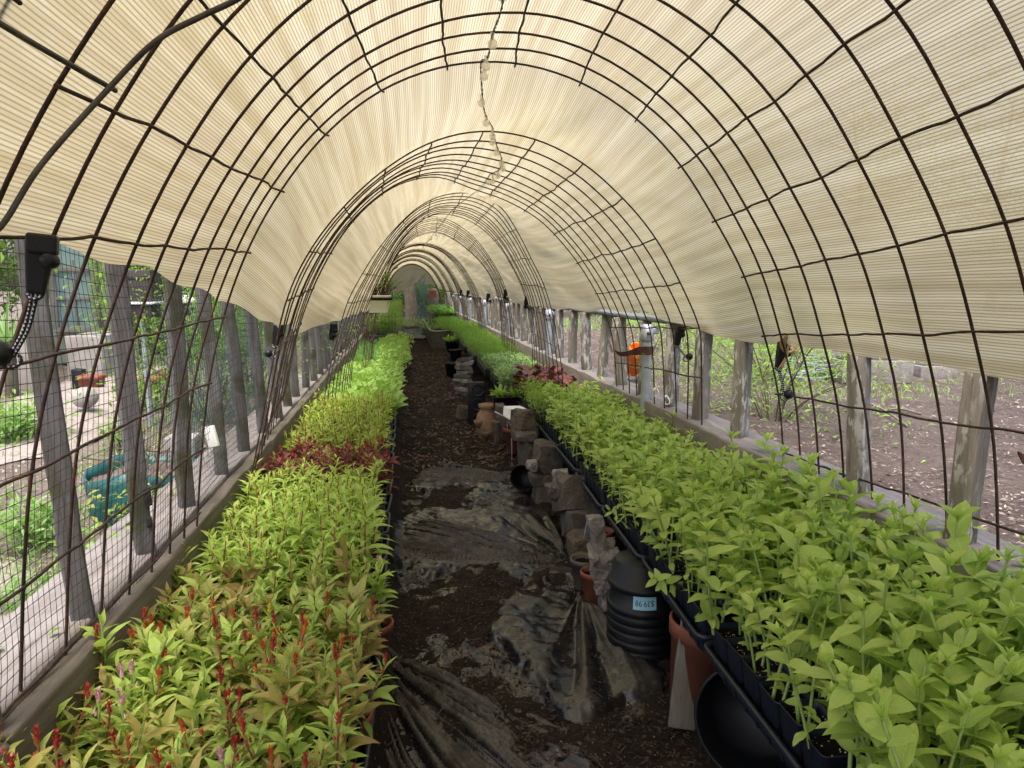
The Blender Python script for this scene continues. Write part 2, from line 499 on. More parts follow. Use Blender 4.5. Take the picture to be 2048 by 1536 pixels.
M = dict(
    wire=mat_plain("rusty_wire", (0.052, 0.028, 0.020), (0.022, 0.014, 0.012), 0.75, 0.0, 60, 0.3, 0.2, (0.14, 0.055, 0.022), 0.35),
    rod=mat_plain("grey_steel_rod", (0.10, 0.095, 0.085), (0.06, 0.055, 0.05), 0.55, 0.4, 30, 0.4),
    cloth=mat_cloth(),
    post=mat_wood("weathered_post_wood", (0.150, 0.147, 0.155), (0.078, 0.073, 0.064), (0.033, 0.03, 0.024), (28, 28, 1.6), (0.045, 0.048, 0.018), 0.9),
    picket=mat_wood("picket_wood", (0.23, 0.21, 0.18), (0.13, 0.115, 0.095), (0.05, 0.043, 0.034), (28, 28, 1.6), (0.12, 0.125, 0.08), 0.5, (0.42, 0.42, 0.41)),
    beam=mat_wood("timber_beam_wood", (0.27, 0.25, 0.24), (0.17, 0.15, 0.14), (0.055, 0.045, 0.036), (22, 1.2, 22), (0.15, 0.135, 0.105), 0.5),
    beamdark=mat_wood("inner_timber_wood", (0.165, 0.145, 0.118), (0.095, 0.080, 0.062), (0.05, 0.04, 0.03), (22, 1.2, 22), (0.07, 0.07, 0.035), 0.6),
    rail=mat_wood("grey_rail_wood", (0.15, 0.16, 0.155), (0.10, 0.11, 0.105), (0.06, 0.06, 0.055), (22, 1.2, 22)),
    plank=mat_wood("weathered_plank", (0.19, 0.165, 0.13), (0.12, 0.105, 0.08), (0.10, 0.085, 0.06), (20, 20, 1.8), (0.25, 0.27, 0.25), 0.35),
    soil=mat_ground("path_soil", (0.022, 0.0150, 0.0125), (0.040, 0.029, 0.024), (0.012, 0.008, 0.007), 5, 0.9, (0.30, 0.24, 0.16), 0.7),
    potsoil=mat_ground("potting_soil", (0.020, 0.014, 0.011), (0.030, 0.021, 0.016), (0.010, 0.007, 0.006), 30, 0.9, (0.75, 0.73, 0.70), 0.9, 0.95, 170),
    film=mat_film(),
    field=mat_ground("mulched_field_soil", (0.140, 0.107, 0.094), (0.195, 0.153, 0.137), (0.080, 0.060, 0.052), 3.5, 1.2, (0.36, 0.31, 0.27), 0.8, 0.95, 60),
    garden=mat_ground("garden_soil", (0.16, 0.125, 0.105), (0.23, 0.19, 0.165), (0.085, 0.068, 0.055), 4, 0.8, (0.50, 0.44, 0.38), 0.8, 0.95, 70),
    chips=mat_ground("pale_chip_path", (0.34, 0.29, 0.265), (0.41, 0.36, 0.33), (0.23, 0.185, 0.16), 5, 0.7, (0.62, 0.56, 0.50), 0.8, 0.95, 90),
    black=mat_plain("black_plastic", (0.006, 0.007, 0.009), (0.009, 0.010, 0.013), 0.45, 0, 8, 0.32, 0.0, (0.07, 0.055, 0.045), 0.25),
    tray=mat_plain("navy_black_plastic", (0.010, 0.014, 0.024), (0.014, 0.018, 0.030), 0.42, 0, 8, 0.5, 0.0, (0.06, 0.05, 0.045), 0.2),
    net=mat_plain("black_netting", (0.012, 0.012, 0.014), None, 0.6),
    greennet=mat_plain("blue_green_netting", (0.03, 0.085, 0.085), (0.05, 0.12, 0.12), 0.6),
    terra=mat_plain("terracotta", (0.24, 0.080, 0.050), (0.19, 0.060, 0.038), 0.65, 0, 14, 0.3, 0.1, (0.30, 0.20, 0.14), 0.35),
    terradark=mat_plain("dusty_brown_plastic", (0.13, 0.105, 0.088), (0.10, 0.08, 0.068), 0.7, 0, 14, 0.3, 0.1, (0.07, 0.05, 0.04), 0.4),
    clay=mat_plain("weathered_clay", (0.30, 0.195, 0.125), (0.22, 0.14, 0.09), 0.85, 0, 10, 0.2, 0.3, (0.10, 0.07, 0.045), 0.5),
    concrete=mat_plain("cinder_concrete", (0.130, 0.112, 0.098), (0.088, 0.074, 0.063), 0.95, 0, 25, 0.1, 0.9, (0.075, 0.055, 0.042), 0.5),
    concpale=mat_plain("pale_broken_concrete", (0.27, 0.245, 0.225), (0.185, 0.165, 0.148), 0.95, 0, 30, 0.1, 0.9, (0.17, 0.13, 0.10), 0.5),
    stone=mat_plain("rough_stone", (0.165, 0.132, 0.104), (0.10, 0.08, 0.063), 0.95, 0, 60, 0.1, 1.0, (0.07, 0.055, 0.045), 0.4),
    wall=mat_plain("garden_wall_concrete", (0.33, 0.31, 0.295), (0.25, 0.235, 0.22), 0.9, 0, 6, 0.1, 0.3, (0.25, 0.22, 0.19), 0.4),
    galv=mat_plain("galvanised_steel", (0.46, 0.50, 0.56), (0.36, 0.40, 0.46), 0.45, 0.55, 22, 0.5, 0.0, (0.30, 0.29, 0.28), 0.3),
    rust=mat_plain("rusty_strap", (0.095, 0.042, 0.026), (0.055, 0.027, 0.020), 0.8, 0.1, 30, 0.3, 0.3),
    white=mat_plain("white_plastic", (0.80, 0.80, 0.78), (0.72, 0.72, 0.70), 0.4, 0, 6),
    cream=mat_plain("cream_plastic", (0.86, 0.83, 0.76), (0.80, 0.77, 0.70), 0.5, 0, 6),
    twine=mat_cord("tan_twine", (0.42, 0.32, 0.19), (0.26, 0.18, 0.10), 900),
    cord=mat_cord("black_white_cord", (0.012, 0.012, 0.014), (0.60, 0.62, 0.66), 480),
    orange=mat_plain("orange_plastic", (0.85, 0.22, 0.012), (0.78, 0.18, 0.01), 0.4, 0, 5),
    teal=mat_plain("teal_tarp_fabric", (0.016, 0.105, 0.098), (0.010, 0.065, 0.064), 0.42, 0, 12, 0.5, 0.25),
    brownpaint=mat_plain("brown_painted_wood", (0.060, 0.045, 0.043), (0.048, 0.036, 0.035), 0.6, 0, 8, 0.4, 0.1),
    sage=mat_plain("sage_painted_wood", (0.33, 0.35, 0.28), (0.28, 0.30, 0.24), 0.7, 0, 6),
    pane=mat_plain("window_glass", (0.22, 0.33, 0.34), (0.30, 0.42, 0.44), 0.08, 0, 2.5, 0.8),
    bulb=mat_glass("frosted_bulb", (0.95, 0.90, 0.78), 0.45),
    bark=mat_wood("tree_bark", (0.10, 0.085, 0.062), (0.06, 0.05, 0.038), (0.04, 0.03, 0.024), (14, 14, 3), (0.15, 0.16, 0.11), 0.4),
    twig=mat_plain("grey_twig", (0.16, 0.125, 0.095), (0.10, 0.08, 0.06), 0.9),
    zinnia=mat_leaf("zinnia_leaf", (0.34, 0.50, 0.10), (0.58, 0.71, 0.19), (0.58, 0.70, 0.30), 0.46, 0.42, None, 0.45),
    zstem=mat_plain("zinnia_stem", (0.30, 0.40, 0.11), (0.24, 0.33, 0.09), 0.6, 0, 40),
    celgreen=mat_leaf("celosia_green_leaf", (0.29, 0.46, 0.07), (0.50, 0.63, 0.14), (0.44, 0.55, 0.16), 0.45, 0.42),
    celmix=mat_leaf("celosia_mixed_leaf", (0.29, 0.46, 0.07), (0.50, 0.62, 0.14), (0.44, 0.50, 0.16), 0.42, 0.44, (0.40, 0.20, 0.085)),
    celbronze=mat_leaf("celosia_bronze_leaf", (0.24, 0.38, 0.06), (0.38, 0.48, 0.11), (0.45, 0.40, 0.15), 0.36, 0.45, (0.26, 0.095, 0.055)),
    celred=mat_leaf("celosia_dark_red_leaf", (0.085, 0.018, 0.020), (0.20, 0.060, 0.040), (0.32, 0.06, 0.05), 0.2, 0.45, None, 0.5),
    celyellow=mat_leaf("celosia_yellow_green_leaf", (0.28, 0.43, 0.055), (0.43, 0.56, 0.10), (0.44, 0.52, 0.15), 0.42, 0.45, (0.36, 0.36, 0.09)),
    redstem=mat_plain("red_stem", (0.28, 0.055, 0.045), (0.20, 0.09, 0.045), 0.6, 0, 30),
    greenstem=mat_plain("green_stem", (0.25, 0.36, 0.09), (0.20, 0.28, 0.07), 0.6, 0, 30),
    spikered=mat_plain("red_flower", (0.36, 0.035, 0.025), (0.26, 0.02, 0.018), 0.7, 0, 80, 0.3, 0.4),
    spikeorange=mat_plain("orange_flower", (0.52, 0.115, 0.025), (0.42, 0.06, 0.018), 0.7, 0, 80, 0.3, 0.4),
    spikeyellow=mat_plain("yellow_flower", (0.62, 0.46, 0.03), (0.52, 0.38, 0.03), 0.7, 0, 80, 0.3, 0.4),
    spikepink=mat_plain("pink_flower", (0.52, 0.23, 0.30), (0.58, 0.38, 0.36), 0.7, 0, 80, 0.3, 0.4),
    lettuce=mat_leaf("lettuce_leaf", (0.21, 0.40, 0.07), (0.36, 0.53, 0.13), (0.44, 0.60, 0.22), 0.45, 0.4),
    onion=mat_leaf("onion_leaf", (0.10, 0.27, 0.055), (0.19, 0.39, 0.09), (0.22, 0.40, 0.12), 0.35, 0.4),
    feather=mat_leaf("feathery_leaf", (0.10, 0.27, 0.035), (0.23, 0.42, 0.06), (0.26, 0.42, 0.10), 0.4, 0.5),
    silver=mat_leaf("pale_silvery_leaf", (0.16, 0.32, 0.08), (0.32, 0.48, 0.17), (0.40, 0.50, 0.26), 0.3, 0.45),
    smallyg=mat_leaf("yellow_green_small_leaf", (0.17, 0.30, 0.035), (0.28, 0.39, 0.06), (0.32, 0.42, 0.12), 0.42, 0.5),
    burgundy=mat_leaf("burgundy_leaf", (0.085, 0.018, 0.016), (0.19, 0.055, 0.032), (0.20, 0.06, 0.05), 0.12, 0.28, None, 0.4, 0.6),
    bush=mat_leaf("garden_bush_leaf", (0.075, 0.165, 0.035), (0.20, 0.34, 0.06), (0.22, 0.32, 0.10), 0.4, 0.45),
    willow=mat_leaf("pale_shrub_leaf", (0.17, 0.34, 0.055), (0.32, 0.50, 0.09), (0.34, 0.46, 0.14), 0.4, 0.45),
    darkbush=mat_leaf("dark_tree_leaf", (0.035, 0.085, 0.025), (0.10, 0.19, 0.045), (0.12, 0.20, 0.07), 0.35, 0.45),
    herb=mat_leaf("garden_herb_leaf", (0.13, 0.28, 0.07), (0.26, 0.42, 0.12), (0.32, 0.44, 0.18), 0.4, 0.45),
    ochre=mat_leaf("ochre_leaf", (0.20, 0.25, 0.04), (0.33, 0.33, 0.07), (0.45, 0.42, 0.12), 0.35, 0.45),
    litter=mat_leaf("dry_litter", (0.055, 0.036, 0.024), (0.15, 0.105, 0.07), (0.24, 0.16, 0.10), 0.1, 0.8),
    dirtbit=mat_leaf("dark_debris", (0.022, 0.015, 0.012), (0.085, 0.055, 0.038), (0.05, 0.03, 0.02), 0.05, 0.9),
    chipbit=mat_leaf("bark_chip", (0.075, 0.053, 0.044), (0.34, 0.28, 0.24), (0.28, 0.20, 0.16), 0.05, 0.9),
    palechip=mat_leaf("pale_chip", (0.24, 0.19, 0.155), (0.50, 0.43, 0.37), (0.45, 0.38, 0.32), 0.05, 0.9),
    perlite=mat_plain("white_perlite", (0.78, 0.77, 0.74), (0.70, 0.69, 0.66), 0.9),
    sticker=mat_plain("pale_blue_sticker", (0.33, 0.62, 0.75), (0.30, 0.57, 0.70), 0.5, 0, 4),
    ink=mat_plain("black_ink", (0.01, 0.01, 0.012), None, 0.6),
)

# ================================================================== SETTING: ground, path, plastic film
GL, GR = 0.30, 0.45          # ground level outside, left and right of the sunken path

def sheet(name, xs, ys, zf, mat, kind='structure', lc=None):
    X, Y = np.meshgrid(xs, ys, indexing='ij')
    Z = zf(X, Y)
    mb = MB()
    V = np.stack([X, Y, Z], -1)
    mb.add(V.reshape(-1, 3), grid_faces(len(xs), len(ys))[:, ::-1] if False else grid_faces(len(xs), len(ys)), None, 0.5 if lc is None else lc(X, Y).ravel())
    o = mb.build(name, mat)
    # faces must look up
    if o.data.polygons[0].normal.z < 0: o.data.flip_normals()
    return tag(o, kind=kind)

def n3(X, Y, s, z=0.0):
    return np.stack([X * s, Y * s, np.full_like(X, z)], -1)

# one far sheet under everything, to the horizon
sheet("ground", np.array([-150., 150.]), np.array([-60., 260.]), lambda X, Y: X * 0 - 0.12, M['field'])

def lbank(X):
    return 0.145 * smooth(-0.06, -0.19, X)

def soil_h(X, Y):
    return 0.018 * fbm(n3(X, Y, 3.2), 3, 1) + 0.011 * fbm(n3(X, Y, 17.0), 3, 2) + 0.006 * fbm(n3(X, Y, 60.0), 2, 3) + 0.007 + lbank(X)

def path_grid(x0, x1, dx, y0, y1, dy, f, name):
    xs = np.arange(x0, x1 + 1e-6, dx)
    ys = np.arange(y0, y1 + 1e-6, dy)
    X, Y = np.meshgrid(xs, ys, indexing='ij')
    Z = f(X, Y)
    Xd = X + drift(Y)
    mb = MB()
    mb.add(np.stack([Xd, Y, Z], -1).reshape(-1, 3), grid_faces(len(xs), len(ys)))
    o = mb.build(name, M['soil'])
    if o.data.polygons[0].normal.z < 0: o.data.flip_normals()
    return tag(o, kind='structure')

path_grid(-0.72, 1.24, 0.012, 0.2, 6.0, 0.012, soil_h, "path")
path_grid(-0.72, 1.24, 0.03, 5.99, 24.0, 0.04, lambda X, Y: soil_h(X, Y) + 0.012 * fbm(np.stack([X * 2, Y * 6, X * 0], -1), 3, 5), "path")

# --- wrinkled plastic film: height field made of fans of folds, soil lies over its low spots
def film_surface(X, Y):
    h = lbank(X) + 0.010 + 0.012 * fbm(n3(X, Y, 4.0), 3, 11) + 0.005 * fbm(n3(X, Y, 22.0), 3, 12)
    fm = np.zeros_like(X)
    dust_foldlight = 0.27 + 0.34 * fbm(n3(X, Y, 5.0), 3, 13)
    def fan(ox, oy, ax, ay, spread, rmax, k, amp, fade_r, fine=1.0):  # tone starts darker at the fan origin and lightens outwards
        nonlocal h, dust_foldlight, fm
        dx, dy = X - ox, Y - oy
        r = np.hypot(dx, dy)
        th = np.arctan2(dy, dx) - math.atan2(ay, ax)
        th = (th + np.pi) % (2 * np.pi) - np.pi
        m = smooth(spread, spread * 0.55, np.abs(th)) * smooth(rmax, rmax * 0.45, r)
        kk = k * (0.8 + 1.1 * np.clip(r / rmax, 0, 1))
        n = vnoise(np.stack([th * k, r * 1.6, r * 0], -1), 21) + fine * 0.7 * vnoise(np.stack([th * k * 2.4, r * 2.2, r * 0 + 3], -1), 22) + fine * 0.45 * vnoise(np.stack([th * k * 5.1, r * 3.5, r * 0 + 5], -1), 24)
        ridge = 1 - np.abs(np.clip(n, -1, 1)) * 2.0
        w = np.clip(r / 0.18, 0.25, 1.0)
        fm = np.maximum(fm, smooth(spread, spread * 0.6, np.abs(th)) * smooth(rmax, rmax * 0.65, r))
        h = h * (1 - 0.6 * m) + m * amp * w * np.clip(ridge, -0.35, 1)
        dust_foldlight = dust_foldlight * (1 - m) + m * (0.0 + 0.34 * smooth(0.0, fade_r, r) + 0.75 * np.clip(ridge, -0.6, 1) + 0.15 * vnoise(np.stack([th * k * 1.3, r * 1.2, r * 0 + 8], -1), 23))  # fold light painted in: ridges paler, grooves darker, mixed with the dust
    def aim(a, b, spread, rmax, k, amp, fade_r, fine=1.0):
        o, e = G(*a), G(*b)
        fan(o[0], o[1], e[0] - o[0], e[1] - o[1], spread, rmax, k, amp, fade_r, fine)
    aim((1152, 1142), (820, 1075), 0.46, 1.10, 22, 0.026, 0.16)
    aim((1150, 1130), (1070, 1010), 0.50, 0.75, 7, 0.030, 0.55, 0.25)
    aim((1060, 968), (900, 955), 0.60, 0.85, 15, 0.028, 0.15)
    aim((1165, 1190), (1232, 1450), 0.34, 1.0, 5, 0.034, 0.8, 0.2)
    aim((715, 1300), (900, 1560), 0.60, 1.2, 16, 0.026, 0.5)
    film_surface.mask = fm
    return h, dust_foldlight

SB = [(880, 1225, .24, 1.1), (830, 1290, .2, .7), (960, 1340, .17, .7), (1010, 1450, .16, .6), (1080, 1520, .14, .5), (1000, 1170, .2, .5), (1300, 1400, .2, 1.2), (1330, 1500, .15, 1.0), (830, 1000, .35, .9), (900, 900, .6, 1.2), (960, 830, 1.0, 1.3), (1000, 935, .2, .6),
      (980, 1080, .30, -1.2), (1090, 1000, .22, -1.2), (900, 1060, .25, -.8), (1130, 1290, .18, -.8), (1200, 1330, .16, -1.3), (800, 1450, .16, -1.1), (870, 1510, .14, -1.0), (1080, 1230, .2, -.5), (1000, 975, .3, -.9)]
SB = [tuple(G(a, b)[:2]) + (r, w) for a, b, r, w in SB]
def soil_cover(X, Y):
    c = 0.14 + 0.60 * fbm(n3(X, Y, 3.4), 4, 31) + 0.25 * fbm(n3(X, Y, 16.0), 3, 33)
    for gx, gy, r, w in SB:
        c = c + w * np.exp(-(((X - gx) / r) ** 2 + ((Y - gy) / (r * 1.25)) ** 2))
    return c

def film(name, x0, x1, y0, y1, step):
    xs = np.arange(x0, x1, step); ys = np.arange(y0, y1, step)
    X, Y = np.meshgrid(xs, ys, indexing='ij')
    h, dust_foldlight = film_surface(X, Y)
    cover = soil_cover(X, Y) - 1.1 * film_surface.mask
    edge = np.minimum(np.minimum(X - x0, x1 - X), np.minimum(Y - y0, y1 - Y))
    off = -0.034 * smooth(-0.05, 0.45, cover) - 0.02 * smooth(0.10, 0.0, edge)
    Z = h + off + 0.016
    mb = MB()
    mb.add(np.stack([X + drift(Y), Y, Z], -1).reshape(-1, 3), grid_faces(len(xs), len(ys)), None, np.clip(dust_foldlight, 0, 1).ravel())
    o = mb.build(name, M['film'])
    if o.data.polygons[0].normal.z < 0: o.data.flip_normals()
    return o

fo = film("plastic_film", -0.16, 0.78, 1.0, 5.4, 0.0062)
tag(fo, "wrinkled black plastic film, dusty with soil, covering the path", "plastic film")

# shiny wet-looking dark film at the far end of the path
def farfilm():
    xs = np.arange(-0.12, 0.5, 0.02); ys = np.arange(16.5, 20.5, 0.03)
    X, Y = np.meshgrid(xs, ys, indexing='ij')
    Z = 0.055 + 0.03 * fbm(np.stack([X * 4, Y * 2.2, X * 0], -1), 4, 41)
    mb = MB(); mb.add(np.stack([X + drift(Y), Y, Z], -1).reshape(-1, 3), grid_faces(len(xs), len(ys)), None, 0.12)
    o = mb.build("plastic_film", M['film'])
    if o.data.polygons[0].normal.z < 0: o.data.flip_normals()
    tag(o, "crumpled shiny dark plastic film at the far end of the path", "plastic film")
farfilm()

# --- outside ground on both sides, sunk wall of the path hidden behind the timber
def left_h(X, Y):
    return GL + 0.03 * fbm(n3(X, Y, 0.9), 3, 51) + 0.012 * fbm(n3(X, Y, 7.0), 3, 52) + 0.05 * smooth(-2, -9, X)
def right_h(X, Y):
    return GR + 0.03 * fbm(n3(X, Y, 0.7), 3, 53) + 0.022 * fbm(n3(X, Y, 6.0), 3, 54) + 0.012 * fbm(n3(X, Y, 22.0), 2, 55)

def outer(name, near, far, y0, y1, hf, mat, d0):
    # finer close to the tunnel and the camera
    xs = near + (far - near) * np.linspace(0, 1, 150) ** 2.2
    ys = y0 + (y1 - y0) * np.linspace(0, 1, 190) ** 1.5
    X, Y = np.meshgrid(xs, ys, indexing='ij')
    Z = hf(X, Y)
    mb = MB(); mb.add(np.stack([X + drift(Y) * smooth(30, 0, np.abs(X - near)), Y, Z], -1).reshape(-1, 3), grid_faces(len(xs), len(ys)))
    o = mb.build(name, mat)
    if o.data.polygons[0].normal.z < 0: o.data.flip_normals()
    return tag(o, kind='structure')
outer("garden_ground", -0.74, -60, -8, 60, left_h, M['garden'], 0)
outer("field", 1.20, 90, -8, 60, right_h, M['field'], 0)

# pale chip path through the left garden
def chip_path():
    c = spline([(-1.02, -0.5), (-1.06, 1.0), (-1.12, 1.9), (-1.9, 2.7), (-2.4, 3.6), (-2.3, 4.6), (-2.75, 6.2), (-3.3, 8.5), (-4.4, 10.5)], 120)
    t = np.gradient(c, axis=0); t /= np.linalg.norm(t, axis=1)[:, None]
    nrm = np.stack([-t[:, 1], t[:, 0]], -1)
    wid = np.interp(np.linspace(0, 1, 120), [0, .2, .35, .6, 1], [0.16, 0.16, 0.22, 0.48, 0.6])
    us = np.linspace(-1, 1, 15)
    wob = 1 + 0.18 * vnoise(np.stack([np.linspace(0, 20, 120), np.zeros(120), np.zeros(120)], -1), 61)
    Pp = c[:, None] + nrm[:, None] * us[None, :, None] * (wid * wob)[:, None, None]
    Z = left_h(Pp[..., 0], Pp[..., 1]) + 0.03 * (1 - us[None] ** 2) + 0.004
    mb = MB(); mb.add(np.concatenate([Pp, Z[..., None]], -1).reshape(-1, 3), grid_faces(120, 15))
    o = mb.build("garden_path", M['chips'])
    if o.data.polygons[0].normal.z < 0: o.data.flip_normals()
    tag(o, kind='structure')
chip_path()

# ================================================================== HOOPS of welded wire panel
def arch_from_px(pts, Y):
    return np.array([P(x, y, Y) for x, y in pts])

A1f = [(388, 1200), (392, 1110), (397, 1031), (404, 890), (418, 760), (450, 628), (500, 497), (565, 380), (652, 270), (760, 185), (895, 133), (1030, 125), (1155, 160),
       (1270, 232), (1362, 325), (1432, 435), (1490, 550), (1530, 675), (1557, 790), (1569, 926), (1572, 1040)]
A2n = [(470, 1060), (504, 944), (540, 750), (572, 609), (619, 508), (686, 418), (767, 342), (862, 287), (966, 265), (1072, 281), (1165, 328), (1245, 400), (1307, 475), (1356, 557), (1397, 644),
       (1405, 700), (1404, 850), (1402, 930)]
A2f = [(552, 900), (556, 812), (573, 776), (591, 685), (613, 612), (642, 543), (685, 470), (739, 410), (800, 370), (873, 355), (945, 377), (1015, 402), (1078, 440), (1128, 492), (1170, 548), (1205, 609),
       (1226, 675), (1234, 762), (1236, 850)]
A3n = [(645, 860), (652, 778), (665, 715), (682, 650), (698, 602), (723, 555), (754, 503), (793, 452), (836, 413), (886, 391), (946, 389), (1000, 415), (1036, 465), (1064, 519), (1089, 572), (1108, 640), (1122, 730), (1126, 800)]
A3f = [(700, 790), (708, 720), (725, 650), (742, 602), (757, 565), (777, 525), (803, 480), (836, 447), (874, 429), (924, 435), (966, 459), (1000, 495), (1025, 536), (1045, 580), (1057, 630), (1064, 690), (1066, 740)]
A4n = [(722, 760), (730, 680), (742, 610), (757, 565), (778, 515), (803, 473), (832, 444), (861, 434), (886, 436), (922, 454), (954, 481), (979, 514), (998, 547), (1012, 581), (1022, 625), (1028, 680), (1030, 720)]
A4f = [(745, 720), (752, 650), (764, 590), (780, 540), (800, 502), (824, 478), (848, 468), (872, 465), (901, 475), (931, 496), (958, 522), (980, 552), (993, 585), (1000, 625), (1004, 690)]

SEC = []   # (Y, arch polyline 120 pts)
PAN = []
def add_panel(near, far): PAN.append((near, far))

a1f = resample(spline(arch_from_px(A1f, 2.2), 240), 200)
def tilt(a, dY, sx, sz, roll):
    b = a.copy(); b[:, 1] -= dY
    b[:, 0] -= sx * dY
    b[:, 2] += sz * dY + roll * (a[:, 0] - 0.25)
    return b
a1n = tilt(a1f, 1.22, 0.032, 0.018, 0.062)
a0f = tilt(a1f, 1.33, 0.045, 0.03, 0.062); a0n = tilt(a1f, 2.55, 0.032, 0.018, 0.062)
a2n = resample(spline(arch_from_px(A2n, 2.75), 240), 200); a2f = resample(spline(arch_from_px(A2f, 3.92), 240), 200)
a3n = resample(spline(arch_from_px(A3n, 4.73), 240), 200); a3f = resample(spline(arch_from_px(A3f, 5.92), 240), 200)
a4n = resample(spline(arch_from_px(A4n, 6.9), 240), 200); a4f = resample(spline(arch_from_px(A4f, 8.05), 240), 200)
add_panel(a0n, a0f); add_panel(a1n, a1f); add_panel(a2n, a2f); add_panel(a3n, a3f); add_panel(a4n, a4f)
_base = a1f.copy()
def std_arch(Y, apex_px, w=1.0):
    """same hoop, moved with the bend of the tunnel"""
    ax, ay = apex_px
    top = P(ax, ay, Y)
    b = _base.copy()
    k = np.argmax(b[:, 2])
    zb = b[0, 2]
    b[:, 0] = (b[:, 0] - b[k, 0]) * w * 0.93 + top[0] - 0.02
    b[:, 2] = zb + (b[:, 2] - zb) * (top[2] - zb) / (b[k, 2] - zb)
    b[:, 1] = Y
    return b
for Yn, pn, Yf, pf, w in ((10.2, (849, 486), 11.4, (845, 491), 1.0), (12.6, (838, 498), 13.8, (836, 504), 0.98), (14.8, (832, 508), 16.0, (830, 513), 1.0), (17.4, (829, 517), 18.6, (827, 521), 0.98), (20.6, (825, 527), 21.8, (825, 530), 0.97)):
    add_panel(std_arch(Yn, pn, w), std_arch(Yf, pf, w))

WT = np.array([0, .212, .414, .631, .838, 1.037, 1.225, 1.411, 1.571, 1.731]); WT = WT / WT[-1]
PLAB = ["rusty wire hoop panel overhead at the very front, mostly out of frame",
        "nearest complete rusty wire hoop panel arching over the path",
        "second rusty wire hoop, twisted with its wires bunched on the left",
        "third rusty wire hoop back along the tunnel", "fourth rusty wire hoop back along the tunnel",
        "fifth wire hoop, a dark narrow band in the distance", "sixth wire hoop deep in the tunnel", "seventh wire hoop deep in the tunnel",
        "eighth wire hoop near the tunnel end", "last wire hoop, at the draped end of the tunnel"]
for pi, (near, far) in enumerate(PAN):
    t = thing("wire_hoop_panel", PLAB[pi], "wire panel", tuple(((near[0] + far[0]) / 2 * [1, 1, 0]).tolist()), group="wire hoops of the tunnel")
    off = np.array(t.location)
    rows = [near * (1 - w) + far * w for w in WT]
    n = 90 if pi < 4 else 50
    sides = 6 if pi < 3 else 4
    r = 0.0031
    for k, rw in enumerate(rows):
        q = resample(rw, n)
        s = np.linspace(0, 1, n)
        jig = 0.006 * np.stack([vnoise(np.stack([s * 7, s * 0 + k * 3.1, s * 0 + pi * 9 + a], -1), 71) for a in range(3)], -1)
        jig[:, 1] *= 1.2
        q = q + jig
        rows[k] = q
        if pi < 4:
            mb = MB(); addtube(mb, q - off, r, sides); mb.build("arch_wire", M['wire'], t)
    if pi >= 4:
        mb = MB()
        for q in rows: addtube(mb, q - off, r, sides)
        mb.build("arch_wires", M['wire'], t)
    L = np.linalg.norm(np.diff(far, axis=0), axis=1).sum()
    ks = np.argmax(resample(far, n)[:, 2])
    dens = L / (n - 1)
    st = 0.2045 if pi != 1 else 0.2045
    o0 = (0.02, 0.055, 0.09, 0.08, 0.04, 0.1, 0.02, 0.1, 0.02, 0.1)[pi]
    idx = np.concatenate([np.arange(ks + o0 / dens, n - 1, st / dens), np.arange(ks + o0 / dens - st / dens, 0, -st / dens)])
    allmb = MB()
    for c, ii in enumerate(sorted(idx)):
        i0 = int(ii); f = ii - i0
        line = np.array([q[i0] * (1 - f) + q[min(i0 + 1, n - 1)] * f for q in rows])
        e = (line[-1] - line[-2]); e /= np.linalg.norm(e)
        e0 = (line[1] - line[0]); e0 /= np.linalg.norm(e0)
        line = np.vstack([line[0] - e0 * 0.012, line, line[-1] + e * 0.012])
        line = spline(line, 40)
        s = np.linspace(0, 1, 40)
        line = line + 0.0022 * np.stack([vnoise(np.stack([s * 26, s * 0 + c, s * 0 + a], -1), 72) for a in range(3)], -1)
        # cross wires lie inside the arch wires
        cen = np.array([rows[5][:, 0].mean() * 0 + line[:, 0].mean() * 0 + near[np.argmax(near[:, 2]), 0], 0, 0.9])
        inn = np.array([cen[0] - line[:, 0].mean(), 0, 0.75 - line[:, 2].mean()]); inn /= np.linalg.norm(inn) + 1e-9
        line = line + inn * 0.0052
        if pi < 4:
            mb = MB(); addtube(mb, line - off, r * 0.96, sides); mb.build("cross_wire", M['wire'], t)
        else: addtube(allmb, line - off, r * 0.96, 4)
    if pi >= 4: allmb.build("cross_wires", M['wire'], t)

# ================================================================== SHADE CLOTH
sec = [(-2.2, tilt(a1f, 4.4, 0.032, 0.018, 0.0)), (a0n[0, 1], a0n), (a1n[0, 1], a1n), (2.2, a1f), (2.75, a2n), (3.92, a2f), (4.73, a3n), (5.92, a3f), (6.9, a4n), (8.05, a4f)]
for near, far in PAN[5:]: sec += [(near[0, 1], near), (far[0, 1], far)]
secY = np.array([s[0] for s in sec])
secA = np.array([resample(s[1], 200) for s in sec])
ZL = ([-2.2, 0.5, 0.9, 1.235, 1.58, 2.18, 2.6, 2.94, 3.15, 3.5, 3.95, 4.3, 4.75, 6, 8, 12, 22], [1.27, 1.27, 1.28, 1.262, 1.24, 1.17, 1.09, 1.025, 1.055, 1.03, 0.955, 0.99, 1.0, 1.02, 1.02, 1.04, 1.1])
ZR = ([-2.2, 1.27, 1.78, 2.14, 2.4, 2.95, 3.4, 3.74, 5.7, 6.3, 6.8, 7.5, 8, 9.2, 10.1, 11, 12, 13.2, 14, 15.5, 22], [1.06, 1.035, 1.024, 1.022, 1.026, 1.030, 1.085, 1.08, 1.055, 1.06, 1.09, 1.09, 1.13, 1.03, 1.10, 1.04, 1.10, 1.05, 1.12, 1.12, 1.2])
